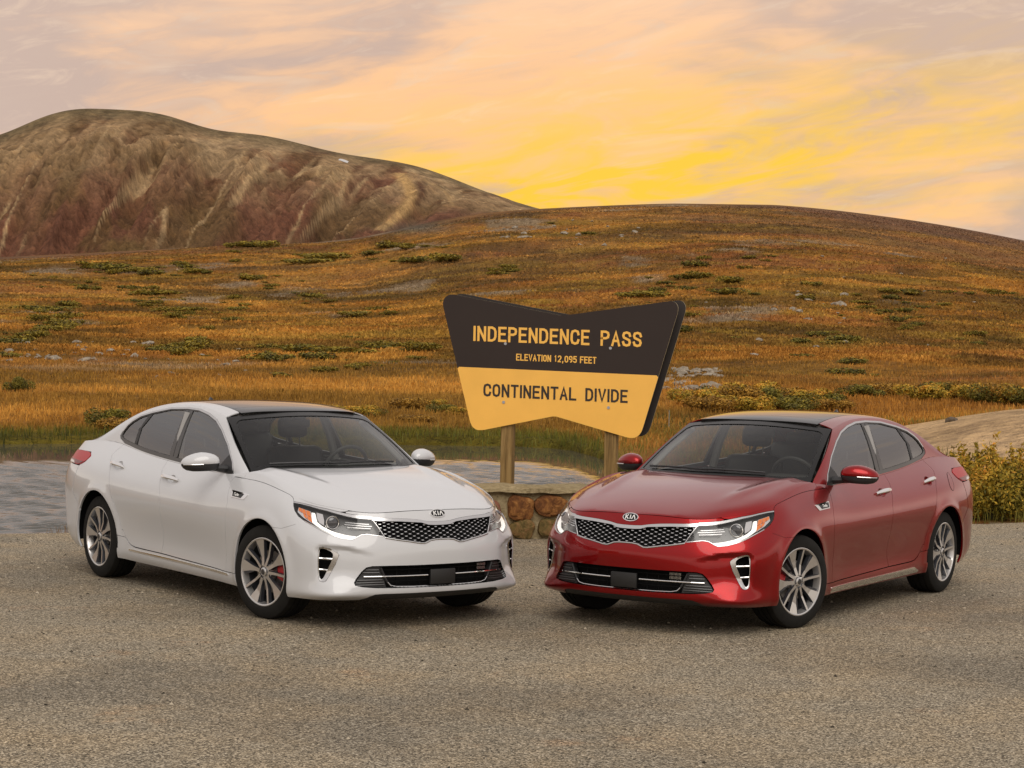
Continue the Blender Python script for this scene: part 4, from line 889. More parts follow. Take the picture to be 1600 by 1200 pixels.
        mb=MB(); mb.tube(TO(.014)(resample([(1.60,2.0),(1.66,2.18),(1.80,2.6)],(.1,.1),False))*[1,sg,1],.008,6); mb.build('intake_frame',M['black'],it)
        mb=MB()
        for v0 in (2.50,2.0): mb.tube(TO(.035)(np.stack([np.linspace(.3,1.7,16),np.full(16,v0)],1))*[1,sg,1],.004,6)
        for s0 in (.62,.95,1.3): mb.tube(TO(.038)(np.stack([np.full(8,s0),np.linspace(1.7,2.66,8)],1))*[1,sg,1],.0035,6)
        mb.build('intake_grid',M['dark'],it)
    mb=MB()
    for i in range(9):
        for v0,v1 in ((2.60,2.50),(2.46,2.34)): mb.tube(TO(.03)(np.stack([np.full(3,1.28+.037*i),np.linspace(v0,v1,3)],1)),.0028,5)
    mb.build('cooler_fins',M['satchrome'],it)
    pl=TS(np.array([[0.,2.2]]))[0]; mb=MB(); mb.box((.952,0,.361),(.02,.205,.104),bev=.006); mb.build('plate_blank',M['plate'],it)
    # --- side vents in the bumper
    for m in (False,True):
        sg=-1 if m else 1
        back=panel(TO(.06),fogi,st=(.12,.12),gap=0,flange=0,mirror=m); wl=panel(TS,fogi,st=(.1,.1),gap=0,flange=.06,mirror=m)
        fv=pobj('bumper_vent',[back,(wl[0],wl[1]*0,[f for f in wl[2] if len(f)==4])],M['dark'],root)
        pobj('vent_bezel',panel(TS,smooth_poly(fog,1),[smooth_poly(fogi,1)],st=(.1,.1),gap=.001,hole_gap=0,flange=.02,lift=.003,mirror=m),M['satchrome'],fv)
        for s0,v0,s1,v1 in ((3.86,2.93,4.98,2.95),(4.20,2.47,5.0,2.50)):
            mb=MB(); x=np.linspace(0,1,8); P0=TO(.006)(np.stack([s0+(s1-s0)*x,v0+(v1-v0)*x],1))*[1,sg,1]; mb.tube(P0,.0075,6); mb.build('vent_fin',M['satchrome'],fv)
    # --- wheel wells, liner and floor
    ln=MB()
    for sg in (1,-1):
        for cx in (FAX,RAX):
            t=np.linspace(R_(-98),R_(98),30); 
            V=[(cx+r*math.sin(a),sg*y,.334+r*math.cos(a)) for a in t for r,y in ((.385,.915),(.41,.90),(.41,.50),(.30,.45),(.0,.45))]
            ln.add(V,[(i*5+j,i*5+j+1,(i+1)*5+j+1,(i+1)*5+j) for i in range(29) for j in range(4)])
    ln.box((-1.4,0,.23),(1.95,1.60,.08)); ln.box((-1.4,0,.26),(4.3,.9,.10)); ln.box((.62,0,.27),(.36,1.15,.10)); ln.box((-3.4,0,.34),(.5,1.3,.12))
    ln.box((.25,0,.55),(.9,.88,.5)); ln.box((-3.1,0,.62),(.75,.9,.5))
    ln.build('underbody',M['dark'],root,smooth=False)
    lin=[(7.6,.1),(10,.1),(12,.1),(14,.1),(16,.1),(18.9,.1),(18.9,5.9),(16,5.9),(14,5.95),(12,5.95),(10.7,5.95),(9.9,5.6),(8,5.6),(7.6,5.5)]
    def aint(cx): 
        q=inv_xz(*circ(cx,.41,125,-125,30)); return q
    ap=aint(RAX); af=aint(FAX)
    lin=[af[-1]]+[(af[-1][0],.0),(12,.0),(14,.0),(ap[0][0],.0)]+ap+[(ap[-1][0],.0),(18.9,.1),(18.9,5.9),(16,5.9),(14,5.95),(12,5.95),(10.7,5.9),(9.9,5.55),(8,5.55),(6.5,5.5),(6.3,4.3),(7.2,3.9)]+[q for q in af if q[1]<6 and q[0]>7.35]
    both('inner_panel',lambda m:panel(TO(.022),lin,st=(.25,.25),gap=0,flange=0,mirror=m),M['dark'])
    # --- sill strips, handles, badges, mirrors
    for m in (False,True):
        sg=-1 if m else 1; X=lambda q:np.asarray(q)*[1,sg,1]
        strip_=[(10.30,1.20),(12.3,1.26),(14.25,1.33),(14.42,1.29),(14.40,1.20),(12.3,1.10),(10.26,1.03),(10.24,1.12)]
        pobj('sill_moulding',panel(TS,strip_,st=(.15,.05),gap=0,flange=.006,lift=.005,mirror=m),M['chrome'],root)
        for s0,s1 in ((12.615,13.26),(14.89,15.60)):
            v0,v1=5.09,5.11
            pa=TS(np.array([[s0,v0]]))[0];pb=TS(np.array([[s1,v1]]))[0]; nn=TNv(np.array([[(s0+s1)/2,5.1]]))[0]; L_=np.linalg.norm(pb-pa); t=(pb-pa)/L_; up=np.cross(nn,t); up*=np.sign(up[2])
            k=14; V=[];F=[]
            for i in range(k+1):
                u=i/k; bow=math.sin(math.pi*u); w=.0095+.0085*bow**.8; th=.008; base=.008+.030*bow**.55
                c_=pa+t*L_*u+nn*base
                for cx,cy in ((-1,-.4),(-.7,.7),(0,1.),(.7,.7),(1,-.4),(.5,-1),(-.5,-1)): V.append(X(c_+up*w*cx+nn*th*cy))
            for i in range(k):
                for j in range(7): F.append((i*7+j,i*7+(j+1)%7,(i+1)*7+(j+1)%7,(i+1)*7+j))
            F+=[tuple(range(7)),tuple(k*7+j for j in range(7))]
            hd=MB().add(V,F).build('door_handle',M['chrome'],root)
            B=np.array(BW[0] if s0<13 else BW[1]); cB=B.mean(0); kk=len(B); V=[]
            for f_,d_ in ((1.03,-.0002),(.93,.006),(.75,.013),(.45,.018),(.05,.020)): V+=[X(q) for q in TO(d_)(cB+(B-cB)*f_)]
            MB().add(V,[(i*kk+j,i*kk+(j+1)%kk,(i+1)*kk+(j+1)%kk,(i+1)*kk+j) for i in range(4) for j in range(kk)]).build('handle_recess',pm,hd,sharp=70)
        vb=[(9.45,5.06),(10.30,5.11),(10.22,4.80),(9.60,4.79)]
        sv=pobj('fender_vent',panel(TS,vb,st=(.1,.08),gap=0,flange=.006,lift=.004,mirror=m),M['chrome'],root)
        vi=[(9.66,5.03),(10.24,5.065),(10.18,4.84),(9.76,4.83)]
        pobj('vent_plate',panel(TS,vi,st=(.1,.08),gap=0,flange=.002,lift=.006,mirror=m),M['black_gloss'],sv)
        # small italic lettering
        pc=TS(np.array([[9.98,4.945]]))[0]; a,b=fd(TS,np.array([[9.98,4.945]],float),EPS); ex_=-a[0]/np.linalg.norm(a[0]); nn=TNv(np.array([[9.98,4.945]]))[0]
        ex_=np.array(ex_); upv=np.cross(nn,ex_); upv*=np.sign(upv[2]); 
        ex_=ex_*1.0; 
        if not m: ex_=-ex_                                           # reads front-to-back correctly on each flank
        T=[((-.045,.010),(-.023,.010)),((-.034,.010),(-.038,-.010)),((-.019,.003),(-.021,-.007)),((-.021,-.009),(-.012,-.009)),((-.010,.003),(-.013,-.010)),((-.005,.003),(-.008,-.010)),((-.004,.001),(.003,.003)),((.008,.010),(.004,-.010)),((.006,.002),(.015,.002)),((.015,.002),(.013,-.009)),((.005,-.009),(.013,-.009)),((.021,.003),(.018,-.009)),((.021,.002),(.032,.002)),((.018,-.009),(.029,-.009)),((.032,.003),(.029,-.010))]
        letters([(a_,b_) for a_,b_ in T],X(pc),X(ex_)if 1 else ex_,X(upv),X(nn),.02,.0032,0,M['white_letter'],'vent_lettering',sv,.005,.0075)
        # door mirror
        c0=np.array([-.845,.975,1.055]); V=[];F=[];k=22;r=12
        def shell(lo,hi,name,mm,par,grow=1.0):
            V=[];F=[]
            for i in range(r+1):
                f=math.pi*i/r
                for j in range(k):
                    t=2*math.pi*j/k; X0=math.sin(f)*math.cos(t); Z0=math.sin(f)*math.sin(t); Y0=math.cos(f)
                    sx=math.copysign(abs(X0)**.85,X0); y=Y0
                    px=.092*sx if sx>0 else .06*sx; pz=.080*math.copysign(abs(Z0)**.8,Z0)*(1-.20*(y>0)*y); pz=max(lo,min(hi,pz))
                    V.append(X((c0[0]+px*grow-.045*y,c0[1]+.130*y*grow,c0[2]+pz*grow-.006*y)))
            for i in range(r):
                for j in range(k): F.append((i*k+j,i*k+(j+1)%k,(i+1)*k+(j+1)%k,(i+1)*k+j))
            return MB().add(V,F).build(name,mm,par,sharp=60)
        dm=shell(-.004,.09,'door_mirror',pm,root)
        shell(-.058,-.0045,'mirror_housing',M['black'],dm,.985)
        mb=MB(); mb.tube([X((c0[0]+.02,c0[1]-.08,c0[2]-.035)),X((-.80,.80,1.015)),X((-.80,.74,1.01))],[.022,.028,.03],8); mb.build('mirror_arm',M['black'],dm)
        mb=MB(); t=np.linspace(.1,1,9); mb.tube([X((c0[0]+.090*math.sqrt(max(0,1-(u*.93)**2))-.045*u*.98,c0[1]+.130*u,c0[2]-.0055-.006*u)) for u in t],.0052,6); mb.build('mirror_indicator',M['satchrome'],dm)
    # --- wheels
    def wheel(x,sg,st,front):
        w=MB(); yo=sg*.895
        prof=[(.242,.0),(.247,.006),(.255,.008),(.285,.004),(.315,-.004),(.328,-.014),(.3335,-.034),(.334,-.06),(.326,-.061),(.326,-.071),(.334,-.072),(.3345,-.105),(.326,-.106),(.326,-.118),(.3345,-.119),(.334,-.152),(.326,-.153),(.326,-.163),(.334,-.164),(.3335,-.195),(.328,-.215),(.30,-.232),(.25,-.235),(.235,-.22)]
        w.lathe([(r,sg*h) for r,h in prof],64)
        # tread blocks: shallow cross grooves
        tyre=w.build('wheel',M['rubber'],root,sharp=30); tyre.location=(x,yo,.334); tyre.rotation_euler=(0,0,st)
        rm=MB(); rm.lathe([(.243,sg*-.002),(.2445,sg*.001),(.238,sg*.003),(.230,sg*-.001),(.226,sg*-.012),(.218,sg*-.05),(.205,sg*-.12),(.205,sg*-.20)],64)
        rm.build('rim',M['machined'],tyre)
        bc=MB(); bc.lathe([(.2175,sg*-.05),(.2045,sg*-.12),(.2045,sg*-.205),(.0,sg*-.205)],48); bc.build('rim_barrel',M['alloy'],tyre)
        lipm=None
        a0=R_(100) if sg<0 else R_(70)
        for i in range(5):
            base=a0+i*2*math.pi/5
            for da,pts,th in ((0,[(.048,-.014),(.105,-.016),(.160,-.028),(.229,-.048),(.231,-.014),(.231,.014),(.229,.042),(.150,.018),(.105,.012),(.048,.012)],0),(R_(31),[(.045,-.011),(.12,-.009),(.230,-.0085),(.230,.0085),(.12,.009),(.045,.011)],0)):
                ang=base+sg*da
                n=len(pts); V=[]
                for dep,ex in ((0,0),(-.026,.004)):
                    for rr,tt in pts:
                        bow=-.010-.016*max(0,(rr-.05)/.18)*(1-(rr-.05)/.18)*2+.008*min(1,max(0,(rr-.12)/.11))
                        q=tt+math.copysign(ex,tt); 
                        V.append((rr*math.cos(ang)-q*math.sin(ang)*sg,sg*(bow+dep),rr*math.sin(ang)+q*math.cos(ang)*sg))
                mb=MB(); mb.add(V,[tuple(range(n))],0); mb.F+=[(j,(j+1)%n,n+(j+1)%n,n+j) for j in range(n)]; mb.mi+=[1]*n
                mb.F.append(tuple(range(n,2*n))); mb.mi.append(1)
                mb.build('spoke',[M['machined'],M['alloy']],tyre,smooth=False)
                if da==0:                                            # dark pocket beside each broad spoke
                    pk=MB(); V=[]
                    for dep in (-.014,-.045):
                        for rr,tt in ((.10,-.016),(.22,-.038),(.222,-.066),(.15,-.042)): V.append((rr*math.cos(ang)-tt*math.sin(ang)*sg,sg*dep,rr*math.sin(ang)+tt*math.cos(ang)*sg))
                    pk.add(V,[(0,1,2,3),(4,5,6,7),(0,1,5,4),(1,2,6,5),(2,3,7,6),(3,0,4,7)]).build('spoke_pocket',M['alloy'],tyre,smooth=False)
        hb=MB(); hb.lathe([(.0,sg*.000),(.024,sg*-.001),(.031,sg*-.006),(.033,sg*-.02),(.062,sg*-.024),(.070,sg*-.05),(.07,sg*-.08)],32); hb.build('hub',M['machined'],tyre)
        cp=MB(); cp.lathe([(0,sg*.0025),(.018,sg*.002),(.021,sg*-.001)],24); cp.build('hub_cap',M['satin'],tyre)
        for i in range(5):
            a=a0+R_(15)+i*2*math.pi/5; mb=MB(); mb.lathe([(0,sg*-.014),(.009,sg*-.014),(.011,sg*-.03)],10,c=(.052*math.cos(a),0,.052*math.sin(a))); mb.build('lug_nut',M['chrome'],tyre)
        dk=MB(); dk.lathe([(.08,sg*-.075),(.15,sg*-.075),(.152,sg*-.10),(.08,sg*-.10)],40,closed=True); dk.build('brake_disc',M['brake'],tyre)
        ca=MB(); ang0=R_(5); V=[]
        for dep in (-.050,-.115):
            for rr in (.105,.168):
                for t in np.linspace(-.42,.42,7): V.append((rr*math.cos(ang0+t),sg*dep,rr*math.sin(ang0+t)))
        F=[]
        for j in range(6): F+=[(j,j+1,8+j,7+j),(14+j,15+j,22+j,21+j),(j,j+1,15+j,14+j),(7+j,8+j,22+j,21+j)]
        F+=[(0,7,21,14),(6,13,27,20)]
        ca.add(V,F).build('brake_caliper',M['caliper'] if front else M['brake'],tyre)
        return tyre
    for sg in (1,-1): wheel(0,sg,steer,True); wheel(-2.805,sg,0,False)
    # --- interior
    mb=MB(); mb.add([(x,y,z) for x in(-.36,-.62,-.95) for y in np.linspace(-.70,.70,9) for z in [{-.36:1.0,-.62:1.015,-.95:.97}[x]+.012*math.cos(y*2.2)]],[(i*9+j,i*9+j+1,(i+1)*9+j+1,(i+1)*9+j) for i in range(2) for j in range(8)])
    mb.box((-.90,0,.80),(.12,1.36,.34),bev=.03); mb.box((-1.4,0,.45),(2.3,1.5,.1)); mb.box((-.93,.37,1.0),(.16,.34,.06),bev=.02)
    mb.build('dashboard',M['interior'],root)
    mb=MB(); 
    mb.box((-1.5,.715,.80),(1.9,.05,.40),bev=.02); mb.box((-1.5,-.715,.80),(1.9,.05,.40),bev=.02); mb.build('door_lining',M['interior'],root)
    mb=MB(); mb.box((-1.85,0,1.395),(1.35,.98,.02)); 
    for sg in (1,-1): mb.tube([(-1.18,sg*.60,1.33),(-.95,sg*.66,1.20),(-.72,sg*.71,1.05)],.022,8); mb.tube([(-1.80,sg*.60,1.38),(-1.78,sg*.67,1.2),(-1.75,sg*.71,1.0)],.035,8)
    mb.build('headliner',M['liner'],root)
    for y,x in ((.37,-1.62),(-.37,-1.62)):
        mb=MB(); mb.box((x+.14,y,.60),(.52,.52,.17),bev=.06); mb.box((x-.15,y,.84),(.17,.50,.56),bev=.07,tilt=('Y',R_(-16)))
        s_=mb.build('front_seat',M['seat'],root,sharp=60)
        mb=MB(); mb.box((x-.25,y,1.262),(.10,.26,.17),bev=.045,tilt=('Y',R_(-8))); mb.build('headrest',M['seat'],s_,sharp=60)
        mb=MB(); 
        for d in (-.06,.06): mb.tube([(x-.245,y+d,1.22),(x-.225,y+d,1.06)],.007,6)
        mb.build('headrest_post',M['lampgrey'],s_)
    mb=MB(); mb.box((-2.45,0,.62),(.5,1.35,.16),bev=.05); mb.box((-2.72,0,.90),(.16,1.35,.58),bev=.06,tilt=('Y',R_(-20)))
    s_=mb.build('rear_seat',M['seat'],root,sharp=60)
    for y in (.42,-.42): MB().box((-2.80,y,1.20),(.09,.25,.14),bev=.04).build('headrest',M['seat'],s_,sharp=60)
    swc=Vector((-1.02,.37,.985)); axs=Vector((-.90,0,.42)).normalized(); a=Vector((0,1,0)); b=axs.cross(a)
    mb=MB(); mb.tube([tuple(swc+a*(.185*math.cos(t))+b*(.185*math.sin(t))) for t in np.linspace(0,2*math.pi,36,endpoint=False)],.015,8,closed=True); mb.tube([tuple(swc-a*.18),tuple(swc-axs*.04),tuple(swc+a*.18)],.02,8); mb.tube([tuple(swc-axs*.04),tuple(swc-axs*.25)],.03,8)
    mb.build('steering_wheel',M['interior'],root)
    mb=MB(); mb.box((-1.16,0,1.325),(.03,.25,.062),bev=.014); mb.tube([(-1.14,0,1.36),(-1.10,0,1.395)],.014,8); mb.box((-1.09,0,1.382),(.12,.10,.03),bev=.01,tilt=('Y',R_(-25))); mb.build('rear_view_mirror',M['black'],root)
    # --- wipers and aerial
    for y0,y1 in ((.42,-.18),(-.02,-.60)):
        mb=MB(); pts=[]
        for t in np.linspace(0,1,8):
            y=y0+(y1-y0)*t; pp=wind(np.array(y/.726),np.array(.055+.01*math.sin(math.pi*t))); pts.append((pp[0]+.006,pp[1],pp[2]+.012))
        mb.tube(pts,.008,6); mb.build('wiper',M['black'],root)
    x0=-2.58; z0=float(zroof(x0)); mb=MB(); V=[]
    for u in np.linspace(0,1,8):
        hgt=.055*math.sin(min(1,u*1.25)*math.pi/2)**1.4*(1 if u<.8 else (1-u)/.2*.8+.2); w=.026*(1-abs(u-.4))
        xx=x0+.07-.15*u; zb=float(zroof(xx))
        V+=[(xx,-w,zb-.004),(xx,-w*.35,zb+hgt*.8),(xx,0,zb+hgt),(xx,w*.35,zb+hgt*.8),(xx,w,zb-.004)]
    mb.add(V,[(i*5+j,i*5+j+1,(i+1)*5+j+1,(i+1)*5+j) for i in range(7) for j in range(4)]).build('aerial_fin',M['black_gloss'],root)
    return root
_ES=np.linspace(0,NS-1,1200)[_k]
_pW=(-1.00497,15.2156,-.95621); _pR=(1.31925,15.2485,-2.13971)
car_w=build_car((_pW[0],_pW[1],0),_pW[2],'white','pearl white sedan with black roof, parked left of the sign facing right',R_(11))
def copy_tree(o,parent=None,swap=None):
    c=o.copy(); COL.objects.link(c); c.parent=parent
    if c.type=='MESH' and swap and any(m==swap[0] for m in c.data.materials):
        c.data=c.data.copy()
        for i,m in enumerate(c.data.materials):
            if m==swap[0]: c.data.materials[i]=swap[1]
    for ch in list(o.children): copy_tree(ch,c,swap)
    return c
car_r=copy_tree(car_w,None,(M['white'],M['red']))
car_r.location=(_pR[0],_pR[1],0); car_r.rotation_euler=(0,0,_pR[2]); tag(car_r,'candy red sedan with black roof, parked right of the sign facing left','car')
for o in car_r.children:
    if o.name.startswith('wheel') and o.location.x>-.5: o.rotation_euler=(0,0,R_(-14))
for o in [c for c in car_r.children if c.name.startswith('sill_moulding')]: bpy.data.objects.remove(o)
for m in (False,True):                                               # this car wears a deeper bright moulding low on its sills
    pobj('sill_moulding',panel(TS,[(10.37,.88),(12.3,.92),(14.28,1.05),(14.52,.62),(14.5,.38),(12.3,.22),(10.36,.28)],st=(.15,.06),gap=0,flange=.01,lift=.005,mirror=m),M['chrome'],car_r)
# ------------------------------------------------------------------ the pass sign
def wood():
    m=mat('weathered_post_wood',(.3,.2,.08),.8,spec=.2); g=G(m); n=g.noise(3,6,.65,.8,vec=g.stretch((9,9,.5)))
    c=g.ramp(n,[(.28,(.075,.045,.016)),(.5,(.24,.150,.055)),(.72,(.40,.27,.115))]); g.base(c); g.normal(g.bump(n,.6,.02)); return m
M['wood']=wood()
def boardmat(n,c,r=.42):
    m=mat(n,c,r,spec=.35); g=G(m); k=g.noise(3.5,5,.6); g.base(g.mix(g.ramp(k,[(.3,(0,0,0)),(.75,(.5,.5,.5))]),c,tuple(x*.82 for x in c))); return m
M['brown']=boardmat('sign_brown',(.027,.0165,.0125),.55); M['gold']=boardmat('sign_gold',(.92,.50,.095)); M['goldink']=mat('gold_lettering',(.88,.48,.085),.4); M['brownink']=mat('brown_lettering',(.030,.020,.014),.4)
M['edge']=mat('board_edge_ply',(.42,.33,.18),.7); M['backb']=mat('back_board_dark',(.020,.014,.011),.5); M['bolt']=mat('galvanised_bolt',(.45,.46,.48),.4,metal=.8)
SA=R_(12); SCn=np.array([.46,21.35,1.75]); SR=np.array([math.cos(SA),-math.sin(SA),0]); SN=np.array([-math.sin(SA),-math.cos(SA),0])
sign=empty('pass_sign',(SCn[0],SCn[1],.45)); tag(sign,'brown and gold winged sign reading INDEPENDENCE PASS on two wooden posts','sign')
OUT=[(-1.215,.58),(-1.222,.625),(-1.203,.676),(-1.155,.708),(-1.095,.710),(.043,.511),(1.114,.673),(1.165,.681),(1.205,.667),(1.232,.625),(1.232,.572),(.903,-.600),(.885,-.655),(.855,-.698),(.805,-.722),(.745,-.718),(-.017,-.519),(-.775,-.687),(-.835,-.686),(-.880,-.655),(-.905,-.605)]
def chaik(p): p=np.array(p); q=np.roll(p,-1,0); d=np.linalg.norm(q-p,axis=1)[:,None]; k=np.minimum(.22,.02/d); return np.stack([p+(q-p)*k,q-(q-p)*k],1).reshape(-1,2)
def board(poly,d0,d1,name,mats,par,bev=.004):
    poly=chaik(poly); n=len(poly); base=np.array(par.location) if par is sign else np.array(sign.location)
    P=lambda u,v,d: SCn+SR*u+np.array([0,0,1.])*v+SN*d-base
    V=[P(u,v,d1) for u,v in poly]+[P(u,v,d0) for u,v in poly]
    mb=MB(); mb.add(V,[tuple(range(n)),tuple(range(2*n-1,n-1,-1))],0); mb.F+=[(i,(i+1)%n,n+(i+1)%n,n+i) for i in range(n)]; mb.mi+=[1]*n
    return mb.build(name,mats,par,smooth=False)
def split(v,upper):
    """clip the outline along the colour line"""
    line=lambda u:-.0575-.0196*u
    out=[];n=len(OUT)
    for i in range(n):
        a,b=OUT[i],OUT[(i+1)%n]; fa=a[1]-line(a[0]); fb=b[1]-line(b[0])
        if not upper: fa,fb=-fa,-fb
        if fa>=0: out.append(a)
        if fa*fb<0: t=fa/(fa-fb); out.append((a[0]+(b[0]-a[0])*t,a[1]+(b[1]-a[1])*t))
    return out
bp=board(OUT,-.022,0,'sign_board',[M['backb'],M['edge']],sign)
board(split(0,True),.0,.002,'upper_panel',[M['brown'],M['brown']],bp); board(split(0,False),.0,.002,'lower_panel',[M['gold'],M['gold']],bp)
OB=[(u+.055,v+.012) for u,v in OUT]
board(OB,-.200,-.178,'rear_board',[M['backb'],M['edge']],sign)
GL={'I':[[(0,0),(0,1)]],'N':[[(0,-.0),(0,1)],[(1,0),(1,1)],[(.02,1),(.98,0)]],'D':[[(0,0),(0,1),(.5,1),(.85,.9),(1,.7),(1,.3),(.85,.1),(.5,0),(0,0)]],'E':[[(1,1),(0,1),(0,0),(1,0)],[(0,.52),(.85,.52)]],'P':[[(0,0),(0,1),(.6,1),(.92,.92),(1,.76),(.92,.58),(.6,.5),(0,.5)]],
'C':[[(1,.74),(.9,.93),(.5,1),(.12,.92),(0,.7),(0,.3),(.12,.08),(.5,0),(.9,.07),(1,.26)]],'A':[[(0,0),(.5,1),(1,0)],[(.17,.32),(.83,.32)]],'S':[[(1,.76),(.88,.94),(.5,1),(.12,.94),(0,.76),(.12,.6),(.88,.42),(1,.24),(.88,.06),(.5,0),(.12,.06),(0,.24)]],
'L':[[(0,1),(0,0),(1,0)]],'V':[[(0,1),(.5,0),(1,1)]],'T':[[(0,1),(1,1)],[(.5,1),(.5,0)]],'O':[[(.5,1),(.12,.92),(0,.7),(0,.3),(.12,.08),(.5,0),(.88,.08),(1,.3),(1,.7),(.88,.92),(.5,1)]],'F':[[(1,1),(0,1),(0,0)],[(0,.52),(.85,.52)]],
'1':[[(.1,.78),(.5,1),(.5,0)]],'2':[[(0,.74),(.12,.94),(.5,1),(.9,.93),(1,.74),(.9,.55),(0,0),(1,0)]],'0':[[(.5,1),(.12,.92),(0,.7),(0,.3),(.12,.08),(.5,0),(.88,.08),(1,.3),(1,.7),(.88,.92),(.5,1)]],'9':[[(1,.66),(.88,.48),(.5,.42),(.12,.5),(0,.7),(.12,.93),(.5,1),(.88,.93),(1,.7),(1,.4),(.85,.1),(.3,0)]],'5':[[(.95,1),(.1,1),(.05,.55),(.5,.63),(.9,.53),(1,.3),(.88,.07),(.45,0),(0,.13)]],',':[[(.3,.06),(.05,-.16)]]}
WD={'I':0,'1':.35,',':.15,'E':.46,'F':.46,'L':.46}
def line_text(txt,p0,p1,h,sw,m,name,par,wf=.52,gapf=.27,space=.62):
    """stroke lettering stretched between two base points"""
    p0=np.array(p0);p1=np.array(p1); L0=np.linalg.norm(p1-p0); ex=(p1-p0)/L0; ey=np.array([-ex[1],ex[0]]); ey=np.array([0,1.])
    tot=0;pos=[]
    for c in txt:
        if c==' ': tot+=space-gapf; continue
        w=WD.get(c,wf if c not in 'E' else .46); w=w if c in WD else wf; pos.append((c,tot,w)); tot+=w+gapf
    tot-=gapf; k=(L0-sw)/ (tot*h)
    base=np.array(sign.location)
    mb=MB(); cuts=[i for i,c in enumerate(txt.replace(' ','|')) if c=='|']; done=0; words=[len(q) for q in txt.split(' ')]; wi=0
    for c,x0,w in pos:
        if done==words[wi]: mb.build(name,m,par,smooth=False); mb=MB(); wi+=1; done=0
        done+=1
        for ks,st in enumerate(GL[c]):
            q=[p0+ex*(sw/2+(x0+w*a)*h*k)+ey*(sw/2+b*(h-sw)) for a,b in st]
            closed=np.allclose(q[0],q[-1]) and len(q)>3
            if closed: q=q[:-1]
            n=len(q); Lf=[];Rt=[]
            for i in range(n):
                a=q[i-1] if (i>0 or closed) else None; b=q[(i+1)%n] if (i<n-1 or closed) else None
                d1=(q[i]-a)/np.linalg.norm(q[i]-a) if a is not None else None; d2=(b-q[i])/np.linalg.norm(b-q[i]) if b is not None else None
                d1=d2 if d1 is None else d1; d2=d1 if d2 is None else d2
                n1=np.array([-d1[1],d1[0]]);n2=np.array([-d2[1],d2[0]]); mm=n1+n2; ln=np.linalg.norm(mm); mm=mm/ln if ln>1e-6 else n1; kk=min(1.9,1/max(.35,float(np.dot(mm,n1))))
                e=q[i]+(d1*sw*.5*(1 if i else -1) if (i in(0,n-1) and not closed and c not in '129') else 0); Lf.append(e+mm*sw/2*kk);Rt.append(e-mm*sw/2*kk)
            V=[];F=[]
            P=lambda u,d: SCn+SR*u[0]+np.array([0,0,1.])*u[1]+SN*d-base
            for i in range(n): V+=[P(Lf[i],.0045+.0004*ks),P(Rt[i],.0045+.0004*ks),P(Lf[i],.0015),P(Rt[i],.0015)]
            for i in range(n if closed else n-1):
                j=(i+1)%n; F+=[(4*i,4*i+1,4*j+1,4*j),(4*i,4*j,4*j+2,4*i+2),(4*i+1,4*i+3,4*j+3,4*j+1)]
            mb.add(V,F)
    return mb.build(name,m,par,smooth=False)
line_text('INDEPENDENCE PASS',(-.888,.234),(.870,.205),.156,.024,M['goldink'],'title_lettering',bp,.50,.30,1.0)
line_text('ELEVATION 12,095 FEET',(-.432,.042),(.406,.026),.070,.0115,M['goldink'],'elevation_lettering',bp,.48,.30,.75)
line_text('CONTINENTAL DIVIDE',(-.770,-.336),(.738,-.366),.134,.0215,M['brownink'],'divide_lettering',bp,.50,.30,.95)
for u,v in ((-.547,.213),(.549,.189),(-.554,-.391),(.542,-.417)):
    c=SCn+SR*u+np.array([0,0,v])+SN*.003-np.array(sign.location); mb=MB()
    V=[c+SR*.015*math.cos(t)+np.array([0,0,.015*math.sin(t)])+SN*d for d in (0,.006) for t in np.linspace(0,2*math.pi,12,endpoint=False)]
    mb.add(V,[tuple(range(12,24))]+[(i,(i+1)%12,12+(i+1)%12,12+i) for i in range(12)]).build('bolt',M['bolt'],bp)
for u in (-.522,.563):
    base=np.array(sign.location); c=SCn+SR*u+SN*-.100; mb=MB(); mb.box((c[0]-base[0],c[1]-base[1],.62),(.125,.145,1.62),rz=-SA,bev=.008); mb.build('post',M['wood'],sign)
# ------------------------------------------------------------------ stone wall
def stonemat(name,cols):
    m=mat(name,cols[1],.88,spec=.2); g=G(m); n=g.noise(7.5,7,.72,.9); n2=g.noise(34,4,.7)
    c=g.ramp(n,[(.28,cols[0]),(.46,cols[1]),(.60,cols[2]),(.75,cols[3])]); c=g.mix(g.ramp(n2,[(.4,(0,0,0)),(.7,(.6,.6,.6))]),c,g.mix(1.0,c,(.55,.52,.50),'MULTIPLY'))
    g.base(c); g.normal(g.bump(n,.8,.05,g.bump(n2,.6,.012))); return m
STN=[stonemat('rust_stone',[(.06,.030,.012),(.17,.065,.022),(.36,.160,.045),(.44,.29,.15)]),stonemat('red_stone',[(.09,.040,.026),(.25,.105,.065),(.33,.15,.09),(.42,.25,.17)]),stonemat('lichen_stone',[(.045,.035,.012),(.15,.105,.035),(.27,.15,.06),(.38,.27,.15)])]
def mortar():
    m=mat('sandy_mortar',(.40,.32,.19),.95,spec=.1); g=G(m); n=g.noise(22,6,.7); g.base(g.ramp(n,[(.3,(.20,.15,.075)),(.6,(.38,.30,.17)),(.8,(.50,.42,.27))])); g.normal(g.bump(n,.9,.03)); return m
M['mortar']=mortar()
WA=math.atan2(.155,1); W0=np.array([-1.75,20.62]); WL=4.6; WH=.535; wdir=np.array([math.cos(WA),math.sin(WA)])
wall=empty('stone_wall',(W0[0],W0[1],0),WA); tag(wall,'low rubble stone wall with concrete cap below the pass sign','wall')
mb=MB(); mb.box((WL/2,.36,WH/2-.08),(WL-.06,.60,WH+.08),bev=.01); mb.build('mortar_bed',M['mortar'],wall)
mb=MB(); nx,ny=70,9; V=[]
